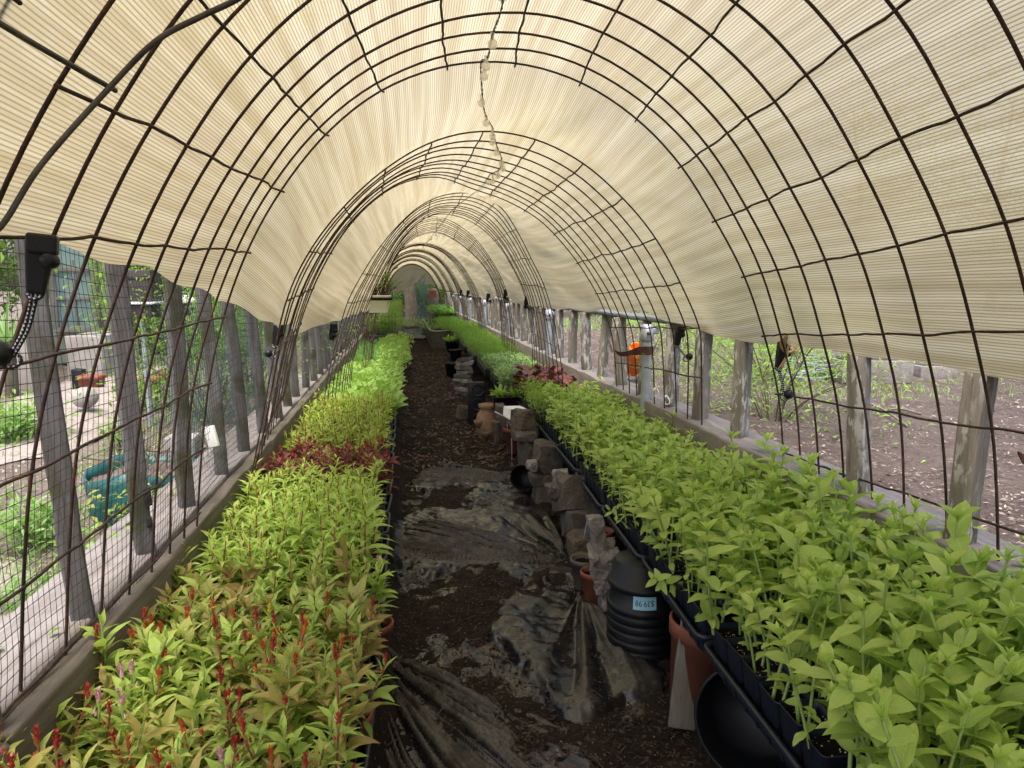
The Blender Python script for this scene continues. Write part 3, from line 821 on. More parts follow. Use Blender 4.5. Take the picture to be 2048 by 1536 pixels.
def arch_at(Y):
    k = np.clip(np.searchsorted(secY, Y) - 1, 0, len(secY) - 2)
    f = np.clip((Y - secY[k]) / (secY[k + 1] - secY[k]), 0, 1)
    a = secA[k] * (1 - f) + secA[k + 1] * f
    a[:, 1] = Y
    gap = secY[k + 1] - secY[k]
    return a, f, k
NS = 150
def cloth_row(Y):
    a, f, k = arch_at(Y)
    top = np.argmax(a[:, 2])
    zl, zr = np.interp(Y, *ZL), np.interp(Y, *ZR)
    zl += 0.006 * math.sin(Y * 17) ; zr += 0.006 * math.sin(Y * 13 + 1)
    il = np.interp(zl, a[:top, 2], np.arange(top))
    ir = np.interp(-zr, -a[top:, 2], np.arange(top, len(a)))
    ii = np.linspace(il, ir, NS)
    q = np.stack([np.interp(ii, np.arange(len(a)), a[:, c]) for c in range(3)], -1)
    # outward
    tg = np.gradient(q, axis=0); nr = np.stack([-tg[:, 2], tg[:, 0] * 0, tg[:, 0]], -1)
    nr /= np.linalg.norm(nr, axis=1)[:, None] + 1e-9
    d = np.concatenate([[0], np.cumsum(np.linalg.norm(np.diff(q, axis=0), axis=1))])
    hi = np.where(q[:, 2] > 1.5)[0]
    u = d - np.interp(0.18 + float(drift(Y)), q[hi, 0], d[hi])
    s = np.linspace(0, 1, NS)
    w = 0.010 + 0.006 * (1 + fbm(np.stack([u * 2.2, u * 0 + Y * 1.1, u * 0], -1), 3, 81))
    # between hoops the cloth hangs freely with drawn folds
    odd = (k % 2 == 1) and k > 1   # gap between panels (sections alternate near/far)
    is_gap = secY[k] in GAPS
    g = math.sin(math.pi * f) if is_gap else 0.0
    fold = fbm(np.stack([u * 4.5 + 0.8 * Y, u * 0 + Y * 0.5, u * 0], -1), 3, 82)
    w = w + g * (-0.020 + 0.018 * fold) + 0.0042 * fbm(np.stack([u * 3 - Y * 3, u * 2 + Y * 1.3, u * 0], -1), 3, 83)
    edge = smooth(0.10, 0.0, s) + smooth(0.90, 1.0, s)
    w = w + edge * 0.012 * vnoise(np.stack([u * 0 + Y * 6, u * 3, u * 0], -1), 84)
    return q + nr * w[:, None], u
GAPS = set(float(p[1][0, 1]) for p in PAN)
Ys = np.concatenate([np.arange(-2.0, 0.6, 0.12), np.arange(0.6, 9.0, 0.035), np.arange(9.0, 21.75, 0.09)])
rowsC, us = [], []
for Y in Ys:
    q, u = cloth_row(float(Y)); rowsC.append(q); us.append(u)
rowsC = np.array(rowsC); us = np.array(us)
mb = MB()
mb.add(rowsC.reshape(-1, 3), grid_faces(len(Ys), NS), np.stack([us, np.broadcast_to(Ys[:, None], us.shape)], -1))
tag(mb.build("shade_cloth", M['cloth']), "long cream ribbed shade cloth stretched over the wire hoops", "shade cloth")

def cloth_point(Y, side):
    q, u = cloth_row(Y)
    return q[0] if side < 0 else q[-1]

# end curtain of the tunnel, drawn aside and gathered at one point
def end_curtain():
    Y = 21.7
    a = resample(PAN[-1][1], 200)
    ks = np.argmax(a[:, 2])
    mb = MB()
    def part(top, bot, sweep, seed):
        n, m = len(top), 26
        rr = []
        for j in range(m):
            t = j / (m - 1)
            row = top * (1 - t) + bot * t
            row = row.copy(); row[:, 2] -= sweep * 4 * t * (1 - t) * np.linspace(1, 0.3, n) * 0.25
            row[:, 1] = Y + 0.06 * t * vnoise(np.stack([np.linspace(0, 9, n), np.full(n, t * 2.0), np.full(n, seed)], -1), 91)
            rr.append(row)
        V = np.array(rr)
        uv = np.stack(np.meshgrid(np.linspace(0, 1.2, m), np.linspace(0, 1.2, n), indexing='ij'), -1)
        mb.add(V.reshape(-1, 3), grid_faces(m, n), uv)
    b0, knot, b1, b2 = P(775, 588, Y), P(842, 560, Y), P(851, 569, Y), P(872, 571, Y)
    sel = a[(np.arange(200) < ks + 25) & (a[:, 2] > 1.1)]
    top = resample(sel, 60)
    low = resample(np.array([P(768, 584, Y), P(790, 586, Y), P(806, 582, Y), P(822, 572, Y), P(836, 563, Y), knot]), 60)
    part(top, low, 0.3, 1)
    sel2 = a[(np.arange(200) >= ks + 24) & (a[:, 2] > 1.15)]
    top2 = resample(sel2, 30)
    low2 = resample(np.array([knot, P(846, 564, Y), b1, P(860, 570, Y), b2]), 30)
    part(top2, low2, 0.05, 2)
    tag(mb.build("end_curtain", M['cloth']), "cream cloth drawn aside and gathered across the far tunnel end", "curtain")
end_curtain()

# ================================================================== TIMBER EDGES, POSTS, RAIL, PIPES
def beam(name, x0, x1, y0, y1, z0, z1, mat, label, cat, group, seed):
    df = drift if x0 > 0 else ldrift
    dx = df((y0 + y1) / 2)
    ang = math.atan2(df(y1) - df(y0), y1 - y0)
    V, F = rbox((x1 - x0, y1 - y0 - 0.006, z1 - z0), 0.008, (2, 30, 2), 0.006, 5.0, seed)
    mb = MB(); mb.add(V, F)
    o = mb.build(name, mat, None, True, ((x0 + x1) / 2 + dx, (y0 + y1) / 2, (z0 + z1) / 2), (0, 0, -ang))
    tag(o, label, cat, group)
ys = [-1.2, 1.15, 3.45, 5.8, 8.2, 10.6, 13.0, 15.4, 17.8, 20.2, 22.4]
for k in range(len(ys) - 1):
    beam("timber_beam", -0.895, -0.700, ys[k], ys[k + 1], 0.12, 0.50, M['beam'], "wide pale grey outer timber of the left curb, %s length from the front" % ORD[k], "timber", "left curb outer timbers", k)
    beam("timber_beam", -0.698, -0.655, ys[k], ys[k + 1], 0.0, 0.488, M['beamdark'], "brown inner board of the left curb beside the plants, %s length from the front" % ORD[k], "timber", "left curb inner boards", 20 + k)
    beam("timber_beam", 1.135, 1.31, ys[k], ys[k + 1], 0.0, 0.645, M['beam'], "weathered timber of the right curb behind the plant trays, %s length from the front" % ORD[k], "timber", "right curb timbers", 40 + k)

def post_mesh(w, d, h, seed):
    V, F = rbox((w, d, h), 0.006, (2, 2, 14), 0.0045, 6.0, seed)
    V[:, 2] += h / 2
    V[:, 0] += 0.012 * np.sin(V[:, 2] * 3 + seed)
    mb = MB(); mb.add(V, F)
    return mb.mesh("post", M['post'])
for k in range(-1, 54):
    Y = 1.567 + 0.40 * k
    if Y > 21.5: break
    me = post_mesh(0.046, 0.036, 1.15 + 0.1 * rng.random(), k + 3)
    lean = -0.040 + 0.012 * rng.normal()
    o = obj("fence_post", me, None, (-0.722 + ldrift(Y) + 0.006 * rng.normal(), Y, 0.485), (0.02 * rng.normal(), lean, R(36) + 0.12 * rng.normal()))
    nm = ["grey split post cut by the left picture edge", "broad weathered split post with green algae, nearest full post on the left", "weathered left post with a dark knot hole near its foot",
          "third full grey post along the left curb", "grey left post carrying the white plastic tag", "lavender grey left post just before the bunched hoop wires"]
    tag(o, nm[k + 1] if k < 5 else "weathered upright post of the left fence, %s post back from the front" % ORD[k], "fence post", "left fence posts")
    if k == 1:   # dark knot hole
        for sz, at in (((0.02, 0.006, 0.05), (0.006, -0.0215, 0.17)), ((0.014, 0.006, 0.03), (0.004, -0.022, 0.10))):
            V, F = rbox(sz, 0.0029, (3, 1, 4), 0.002, 40, 3); mb = MB(); mb.add(V, F)
            mb.build("knot_hole", M['ink'], o, True, at)
pk = [1.40, 1.78] + [float(1.20 / (ray(x, 620)[0] / ray(x, 620)[1])) for x in (1492, 1414, 1353, 1303, 1259, 1222, 1191, 1163, 1140)] + [5.98 + 0.37 * i for i in range(43)]
for k, Y in enumerate([0.65, 1.02] + pk):
    if Y > 21.6: break
    w = 0.052 + 0.012 * rng.random()
    V, F = rbox((w, 0.046, 0.40 if Y < 8 else 0.46), 0.005, (2, 2, 8), 0.0035, 8.0, 60 + k)
    V[:, 2] += 0.2
    mb = MB(); mb.add(V, F)
    o = mb.build("fence_picket", M['picket'], None, True, (1.205 + drift(Y) + 0.006 * rng.normal(), Y, 0.64), (0.03 * rng.normal(), 0.025 * rng.normal(), R(32) + 0.12 * rng.normal()))
    tag(o, "weathered upright picket of the right fence, %s picket from the front" % ORD[k], "picket", "right fence pickets")
for k in range(9):
    y0, y1 = 0.2 + 2.44 * k, 0.2 + 2.44 * (k + 1)
    beam("fence_rail", 1.185, 1.30, y0, y1, 1.036, 1.062, M['rail'], "flat grey rail on top of the right pickets, %s length from the front" % ORD[k], "rail", "right fence rails", 80 + k)

def pipe(Y, k, label):
    x = 1.155 + drift(Y)
    t = thing("metal_pipe", label, "pipe", (x, Y, 0.55), group="galvanised pipes along the right fence")
    mb = MB(); addtube(mb, [(0, 0, 0), (0, 0, 0.2), (0, 0, 0.45)], 0.024, 18); mb.build("pipe_shaft", M['galv'], t)
    V, F = lathe([(0.0, 0.478), (0.02, 0.478), (0.033, 0.470), (0.034, 0.40), (0.030, 0.393), (0.0245, 0.392)], 20)
    mb = MB(); mb.add(V, F)
    V, F = rbox((0.05, 0.05, 0.03), 0.006); mb.add(xf(V, (0.03, 0, 0.445)), F)
    c = mb.build("pipe_clamp", M['galv'], t)
    mb = MB(); V, F = lathe([(0.0, 0.010), (0.006, 0.010), (0.009, 0.004), (0.009, 0)], 10); mb.add(xf(V, (-0.004, -0.033, 0.435), (R(90), 0, 0)), F); mb.build("bolt", M['rod'], c)
    return t
pipe(3.44, 0, "galvanised pipe with a rusty strap, nearest pipe on the right")
pipe(5.88, 1, "second galvanised pipe on the right with a white tag")
for k, Y in enumerate((8.3, 10.7, 13.1, 15.4, 17.6)):
    pipe(Y, k + 2, "pale galvanised pipe in the right fence, %s pipe from the front" % ORD[k + 2])

def strap(p0, label):
    # flat curved strap that ends in a hook, wrapped round a pipe
    c = spline([(0.035, 0.0, 0), (0.0, -0.035, 0), (-0.035, -0.03, 0.0), (-0.07, -0.03, -0.004), (-0.12, -0.035, -0.014), (-0.155, -0.04, -0.012), (-0.175, -0.042, 0.004)], 40)
    hh = np.interp(np.linspace(0, 1, 40), [0, .45, .62, .9, 1], [0.021, 0.021, 0.013, 0.010, 0.003])
    V = []
    for off in (0, 0.003):
        for s in (-1, 1):
            V.append(c + np.stack([np.zeros(40), np.full(40, -off), s * hh], -1))
    V = np.array(V)   # 4 lines
    ring = V[[0, 1, 3, 2]].transpose(1, 0, 2)
    mb = MB(); mb.add(ring.reshape(-1, 3), grid_faces(40, 4, True))
    o = mb.build("strap_bracket", M['rust'], None, False, tuple(p0))
    tag(o, label, "strap", "rusty hooked straps")
strap((1.155 + drift(3.44), 3.44, P(1330, 700, 3.44)[2]), "rusty hooked strap wrapped round the nearest right pipe")
q = P(2050, 893, 1.24); strap((q[0] + 0.12, 1.24, q[2] - 0.005), "rusty hooked strap cut by the right picture edge")

# ================================================================== NETTING on the left side
def netting():
    y0, y1, z0, z1 = 0.55, 3.35, 0.47, 1.33
    dy, dz = 0.021, 0.0255
    ny, nz = int((y1 - y0) / dy), int((z1 - z0) / dz)
    def pos(Y, Z):
        n = fbm(np.stack([Y * 1.6, Z * 2.2, Y * 0], -1), 3, 101)
        n2 = fbm(np.stack([Y * 1.6 + 9, Z * 2.2, Y * 0], -1), 3, 102)
        n3_ = fbm(np.stack([Y * 1.6 + 19, Z * 2.2, Y * 0], -1), 3, 103)
        a1 = np.interp(Z, a1f[:60, 2], a1f[:60, 0])
        X = np.minimum(a1 - 0.012, -0.655) - 0.012 + 0.6 * ldrift(Y) + 0.022 * n + 0.03 * (0.9 - Z) * 0
        return np.stack([X, Y + 0.022 * n2 + 0.010 * (Z - 0.9), Z + 0.020 * n3_ + 0.016 * np.sin(Y * 3)], -1)
    mb = MB()
    for i in range(ny + 1):
        Z = np.linspace(z0, z1, nz + 1); Y = np.full_like(Z, y0 + i * dy)
        V, F, uv = tube(pos(Y, Z), 0.00062, 3); mb.add(V, F)
    for j in range(nz + 1):
        Y = np.linspace(y0, y1, ny + 1); Z = np.full_like(Y, z0 + j * dz)
        V, F, uv = tube(pos(Y, Z), 0.00085, 3); mb.add(V, F)
    # knots where strands cross
    YY, ZZ = np.meshgrid(y0 + dy * np.arange(ny + 1), z0 + dz * np.arange(nz + 1), indexing='ij')
    K = pos(YY.ravel(), ZZ.ravel())
    r = 0.0017
    oc = np.array([(1, 0, 0), (-1, 0, 0), (0, 1, 0), (0, -1, 0), (0, 0, 1), (0, 0, -1)]) * r
    fc = np.array([(0, 2, 4), (2, 1, 4), (1, 3, 4), (3, 0, 4), (2, 0, 5), (1, 2, 5), (3, 1, 5), (0, 3, 5)])
    V = (K[:, None] + oc[None]).reshape(-1, 3)
    F = (fc[None] + 6 * np.arange(len(K))[:, None, None]).reshape(-1, 3)
    mb.add(V, F)
    tag(mb.build("bird_netting", M['net']), "black square-mesh netting stretched along the left side", "netting")
netting()
def tangle():
    # tangled blue-green netting strands behind the fourth and fifth left posts
    mb = MB()
    r2 = np.random.default_rng(5)
    for i in range(330):
        Y = r2.uniform(2.75, 4.6); z = r2.uniform(0.45, 1.12)
        c = np.array([-0.80 - 0.22 * r2.random() + drift(Y), Y, z])
        a = r2.uniform(0, 2 * math.pi); L = r2.uniform(0.08, 0.26)
        d = np.array([0.25 * r2.normal(), math.cos(a), math.sin(a)]) * L
        bend = r2.normal(size=3) * 0.05
        V, F, uv = tube(spline([c - d, c + bend, c + d], 9), 0.00085, 3); mb.add(V, F)
    tag(mb.build("tangled_netting", M['greennet']), "tangle of blue-green net strands behind the left posts", "netting", kind="stuff")
tangle()

# ================================================================== CLIPS WITH BALL CORDS
def clip(pt, pb, label, s=1.0, yaw=0.0, r=0.0165):
    pt, pb = np.asarray(pt), np.asarray(pb)
    t = thing("tarp_clip", label, "tarp clip", tuple(pt), group="black cloth clips with ball cords")
    ang = yaw
    V, F = rbox((0.040 * s, 0.030 * s, 0.030 * s), 0.005 * s); mb = MB(); mb.add(xf(V, (0.010 * s, 0, 0.012 * s), (0, 0.1, ang)), F)
    V, F = rbox((0.030 * s, 0.022 * s, 0.062 * s), 0.005 * s, taper=-0.22); mb.add(xf(V, (0, 0, -0.030 * s), (0, 0.16, ang)), F)
    mb.build("clip_jaws", M['black'], t, False)
    V, F = lathe([(0, 0.012), (0.009, 0.012), (0.012, 0.006), (0.012, -0.006), (0.009, -0.012), (0, -0.012)], 14)
    mb = MB(); mb.add(xf(V * s, (0.020 * s, -0.004, -0.012 * s), (R(90), 0, 0)), F); mb.build("clip_screw", M['black'], t)
    b = pb - pt
    a = np.array([-0.006 * s, 0, -0.060 * s])
    mb = MB()
    for o in (-0.0028, 0.0028): addtube(mb, spline([a + [o, 0, 0], (a + b) / 2 + [o + 0.004, 0, 0], b + [o, 0, 0.006]], 20), 0.0026 * s, 6)
    V, F, uv = tube([a + 0.011 * s * np.array([math.cos(x), 0.4 * math.sin(x), 0.8 * math.sin(x)]) for x in np.linspace(0, 2 * math.pi, 14)], 0.003 * s, 6); mb.add(V, F, uv)
    V, F, uv = tube([b + 0.013 * s * np.array([math.cos(x), 0.5 * math.sin(x), 0.8 * math.sin(x)]) for x in np.linspace(0, 2 * math.pi, 14)], 0.003 * s, 6); mb.add(V, F, uv)
    mb.build("bungee_cord", M['cord'], t)
    th = np.linspace(-math.pi / 2, math.pi / 2, 12)
    V, F = lathe(np.stack([np.maximum(np.cos(th) * r * s, 1e-5), np.sin(th) * r * s], -1), 18)
    mb = MB(); mb.add(V + b + np.array([0.012 * s if pb[0] > 0 else -0.014 * s, -0.008, 0.012 * s]), F); mb.build("cord_ball", M['black'], t)
clip(P(72, 505, 0.985), P(24, 722, 1.02), "black cloth clip with a striped cord at the left picture edge", 0.86, 0.3, 0.020)
clip(P(552, 662, 2.9), P(545, 712, 2.9), "black clip with a ball cord hanging left of the bunched hoop wires", 0.95)
clip(P(664, 657, 3.95), P(672, 675, 3.95), "small black clip on the scalloped left cloth edge past the second hoop", 1.0)
clip(P(1356, 664, 2.95), P(1372, 718, 2.95), "black clip with a ball cord beside the nearest right pipe", 0.95)
clip(P(1562, 700, 2.12), P(1568, 795, 2.12), "black clip with tan twine and a striped cord on the right", 0.95)
for (x, y, Y, n) in ((1052, 600, 5.9, "on the right cloth edge at the third hoop"), (1010, 585, 7.0, "on the right cloth edge at the fourth hoop"), (975, 592, 8.6, "between the fourth and fifth hoops on the right"), (935, 585, 10.4, "on the right cloth edge at the fifth hoop"), (921, 583, 12.4, "on the right cloth edge at the sixth hoop")):
    clip(P(x, y, Y), P(x + 3, y + 22 * 5 / Y, Y), "tiny black clip " + n, 1.1)
def twine():
    c = P(1572, 690, 2.10)
    mb = MB()
    r2 = np.random.default_rng(3)
    for i in range(5):
        w, h = 0.020 + 0.006 * r2.random(), 0.030 + 0.006 * r2.random()
        ph = r2.uniform(0, 6)
        V, F, uv = tube([c + np.array([w * math.cos(x) + 0.004 * i, -0.012 + 0.01 * math.sin(x + ph), h * math.sin(x) + 0.008]) for x in np.linspace(0, 2 * math.pi, 26)], 0.0022, 6); mb.add(V, F, uv)
    for d in ((-0.028, -0.012, -0.075), (-0.020, -0.016, -0.070), (0.045, 0.0, -0.065)):
        addtube(mb, spline([c + [0, -0.014, 0.0], c + np.array(d) * 0.5 + [0.006, -0.01, 0], c + np.array(d)], 14), 0.0024, 6)
    tag(mb.build("twine_loop", M['twine']), "loop of tan twine tied over the right clip", "twine")
twine()
def ties():
    for k, (x, y, Y) in enumerate(((1312, 785, 3.3), (1333, 800, 3.2))):
        c = P(x, y, Y); mb = MB()
        for i in range(3):
            V, F, uv = tube([c + np.array([0.014 * math.cos(u + i), 0.01 * math.sin(2 * u + i), 0.022 * math.sin(u + 0.7 * i)]) for u in np.linspace(0, 2 * math.pi, 20)], 0.0022, 5); mb.add(V, F, uv)
        tag(mb.build("wire_tie", M['white']), ("white twist tie on the low cross wire left of the nearest right pipe", "white twist tie on the low cross wire right of the nearest right pipe")[k], "tie")
ties()

# white tags
def plate(name, c, w, h, rot, mat, label, cat, group=None, th=0.006):
    V, F = rbox((w, th, h), 0.0025 if th > 0.005 else th * 0.45)
    mb = MB(); mb.add(V, F)
    return tag(mb.build(name, mat, None, True, tuple(c), rot), label, cat, group)
plate("plastic_tag", P(423, 873, 2.40), 0.038, 0.070, (0, R(-14), R(-20)), M['white'], "white plastic tag hanging from the fourth left post", "tag", None, 0.012)
plate("plastic_tag", P(1119, 688, 5.7), 0.040, 0.070, (0, R(38), R(10)), M['white'], "small white tag tied to the second right pipe", "tag")

# ================================================================== STRING LIGHTS under the ridge
def lights():
    seq = [(1000, -150, 1.35), (1006, 0, 1.55), (985, 70, 1.82), (975, 118, 2.0), (962, 126, 2.19), (965, 190, 2.38), (971, 230, 2.52), (985, 255, 2.7), (988, 270, 2.78), (995, 295, 2.95), (1003, 318, 3.1), (998, 340, 3.3), (980, 350, 3.55), (955, 380, 4.1), (905, 420, 5.4), (885, 445, 6.4), (872, 462, 7.2), (850, 490, 8.6), (846, 492, 10.4)]
    wire = spline([P(*p) for p in seq], 420)
    t = thing("string_light", "string of small frosted bulbs along the ridge of the tunnel", "string light", tuple(wire[100]))
    off = wire[100]
    mb = MB()
    s = np.linspace(0, 1, len(wire))
    for ph in (0, math.pi):
        tw = 0.0022 * np.stack([np.cos(s * 900 + ph), s * 0, np.sin(s * 900 + ph)], -1)
        V, F, uv = tube(wire + tw - off, 0.0014, 4); mb.add(V, F)
    mb.build("cable", M['net'], t)
    bl = [(1005, -12, 1.56), (985, 87, 1.84), (972, 131, 2.0), (968, 151, 2.17), (963, 205, 2.4), (972, 245, 2.54), (985, 272, 2.72), (985, 284, 2.78), (993, 305, 2.97), (1003, 327, 3.12), (1006, 337, 3.16), (996, 351, 3.34), (986, 362, 3.5), (977, 364, 3.6),
          (876, 442, 6.4), (866, 458, 6.9), (872, 470, 7.3), (862, 478, 7.8), (852, 488, 8.4), (846, 497, 8.9)]
    th = np.linspace(-math.pi / 2, math.pi / 2, 12)
    prof = np.stack([np.maximum(np.cos(th) * 0.0125, 1e-5), np.sin(th) * 0.0125 - 0.002], -1)
    for p in bl:
        c = P(*p) - off
        V, F = lathe(prof, 16); mb = MB(); mb.add(V + c, F); b = mb.build("bulb", M['bulb'], t)
        V, F = lathe([(0.001, 0.026), (0.0048, 0.025), (0.0052, 0.010), (0.0042, 0.008)], 10); mb = MB(); mb.add(V + c, F); mb.build("socket", M['bulb'], b)
        k = np.argmin(np.linalg.norm(wire - off - c, axis=1))
        mb = MB(); addtube(mb, [wire[k] - off, c + [0, 0, 0.024]], 0.0012, 4); mb.build("bulb_lead", M['net'], b)
lights()

# two grey rods at the upper left, close to the camera
def rods():
    c = spline([P(-60, 480, 0.88), P(0, 455, 0.9), P(82, 330, 0.93), P(222, 172, 0.96), P(312, 82, 0.95), P(400, 34, 0.93), P(475, -2, 0.92), P(560, -60, 0.9)], 60)
    mb = MB(); addtube(mb, c, 0.0034, 10)
    tag(mb.build("steel_rod", M['rod']), "grey bent steel rod crossing the upper left corner", "rod")
    mb = MB(); addtube(mb, spline([P(-70, 0, 0.72), P(0, 47, 0.79), P(110, 112, 0.88), P(231, 181, 0.985)], 40), 0.0034, 10)
    tag(mb.build("steel_rod", M['rod']), "straight grey steel rod sloping down from the top left edge", "rod")
rods()

# ================================================================== LEAVES AND PLANTS
PROF = dict(
    ovate=([0, .08, .28, .52, .78, .92, 1], [.40, .70, 1, .96, .60, .28, .02]),
    lance=([0, .12, .36, .6, .85, 1], [.10, .50, 1, .74, .26, .01]),
    spat=([0, .25, .55, .8, .93, 1], [.20, .30, .72, 1, .75, .15]),
    round=([0, .1, .35, .65, .9, 1], [.15, .65, 1, .95, .5, .08]),
    strap=([0, .1, .6, .9, 1], [.7, 1, .9, .5, .02]),
    diamond=([0, .5, 1], [.06, 1, .03]),
)
def leaves(mb, base, az, el, L, W, prof='lance', n=4, droop=0.6, fold=0.3, lc=0.5, mi=0, roll=0.0, wave=0.0):
    base = np.atleast_2d(np.asarray(base, float)); N = len(base)
    bc = lambda x: np.broadcast_to(np.asarray(x, float), (N,)).astype(float)
    az, el, L, W, droop, fold, lc, roll = map(bc, (az, el, L, W, droop, fold, lc, roll))
    t = np.linspace(0, 1, n + 1)
    wt = np.interp(t, *PROF[prof])
    a = el[:, None] - droop[:, None] * t[None] ** 1.3
    am = (a[:, 1:] + a[:, :-1]) / 2
    ds = (L / n)[:, None]
    r = np.concatenate([np.zeros((N, 1)), np.cumsum(np.cos(am) * ds, 1)], 1)
    z = np.concatenate([np.zeros((N, 1)), np.cumsum(np.sin(am) * ds, 1)], 1)
    ca, sa = np.cos(az)[:, None], np.sin(az)[:, None]
    mid = base[:, None] + np.stack([ca * r, sa * r, z], -1)
    Nm = np.stack([-np.sin(a) * ca, -np.sin(a) * sa, np.cos(a)], -1)
    X = np.stack([sa, -ca, 0 * sa], -1)
    X = X * np.cos(roll)[:, None, None] + Nm * np.sin(roll)[:, None, None]
    Nr = np.cross(X, np.gradient(mid, axis=1)); Nr /= np.linalg.norm(Nr, axis=2)[..., None] + 1e-12
    hw = (W[:, None] / 2 * wt[None])[..., None]
    f = fold[:, None, None]
    wv = 0
    if wave:
        wv = wave * hw * np.sin(t * 11)[None, :, None]
    Lf = mid - X * hw * np.cos(f) + Nr * (hw * np.sin(f) + wv)
    Rt = mid + X * hw * np.cos(f) + Nr * (hw * np.sin(f) - wv)
    V = np.stack([Lf, mid, Rt], 2)           # N, n+1, 3, 3
    F1 = grid_faces(n + 1, 3)
    F = (F1[None] + (np.arange(N) * (n + 1) * 3)[:, None, None]).reshape(-1, 4)
    uv = np.broadcast_to(np.stack([np.broadcast_to(np.array([0, .5, 1.])[None], (n + 1, 3)), np.broadcast_to(t[:, None], (n + 1, 3))], -1)[None], (N, n + 1, 3, 2))
    mb.add(V.reshape(-1, 3), F, uv.reshape(-1, 2), np.repeat(lc, (n + 1) * 3), mi)

def zinnia(r, h, big=1.0, bud=False):
    lf, st, bd = MB(), MB(), None
    lean = r.normal(size=2) * 0.05
    nn = 6 if h > 0.2 else 5
    zs = np.array([0.14, 0.36, 0.56, 0.74, 0.89, 0.985])[-nn:] * h
    def at(z): return np.array([lean[0] * (z / h) ** 1.5 * h * 3, lean[1] * (z / h) ** 1.5 * h * 3, z])
    addtube(st, [at(z) for z in np.linspace(0, h, 7)], np.linspace(0.0032, 0.0019, 7) * (0.8 + 0.3 * big), 6)
    a0 = r.uniform(0, 6.28)
    for k, z in enumerate(zs):
        f = k / (nn - 1)
        L = big * np.interp(f, [0, .3, .6, .85, 1], [0.036, 0.053, 0.064, 0.058, 0.036]) * r.uniform(0.85, 1.15)
        el = np.interp(f, [0, .5, .85, 1], [0.10, 0.32, 0.48, 0.95])
        for s in (0, 1):
            leaves(lf, at(z), a0 + k * 1.571 + s * math.pi + r.normal() * 0.18, el + r.normal() * 0.16, L * r.uniform(0.9, 1.1), L * r.uniform(0.42, 0.56), 'ovate', 6,
                   r.uniform(0.35, 1.0) * (1 - 0.3 * f), r.uniform(0.12, 0.36), np.clip((1.0 if r.random() < 0.10 else 0.22) + 0.40 * (1 - f) * r.random() + 0.35 * r.random(), 0, 1), 0, r.normal() * 0.22, 0.10)
    for s in range(3):   # growing tip
        leaves(lf, at(h), a0 + 0.8 + s * 2.1, 1.2 + r.normal() * 0.15, big * 0.022, big * 0.010, 'ovate', 3, 0.3, 0.5, 0.75)
    if bud:
        bd = MB()
        top = at(h) + [0, 0, 0.055]
        addtube(st, [at(h), at(h) + [0.002, 0, 0.03], top], 0.0020, 6)
        th = np.linspace(-math.pi / 2, math.pi / 2, 9)
        V, F = lathe(np.stack([np.maximum(np.cos(th), 1e-4) * 0.0098, np.sin(th) * 0.0080], -1), 14)
        bd.add(V + top, F, None, 0.6)
        for q in range(3):
            az = np.arange(9) * 0.698 + q * 0.35
            leaves(bd, np.repeat([top + [0, 0, -0.008]], 9, 0), az, 0.1 + 0.42 * q, 0.012 + 0.002 * q, 0.007, 'ovate', 3, -1.3, 0.2, 0.4 + 0.2 * q)
    return dict(leaves=(lf, 0), stem=(st, 1), bud=(bd, 0) if bd else None)

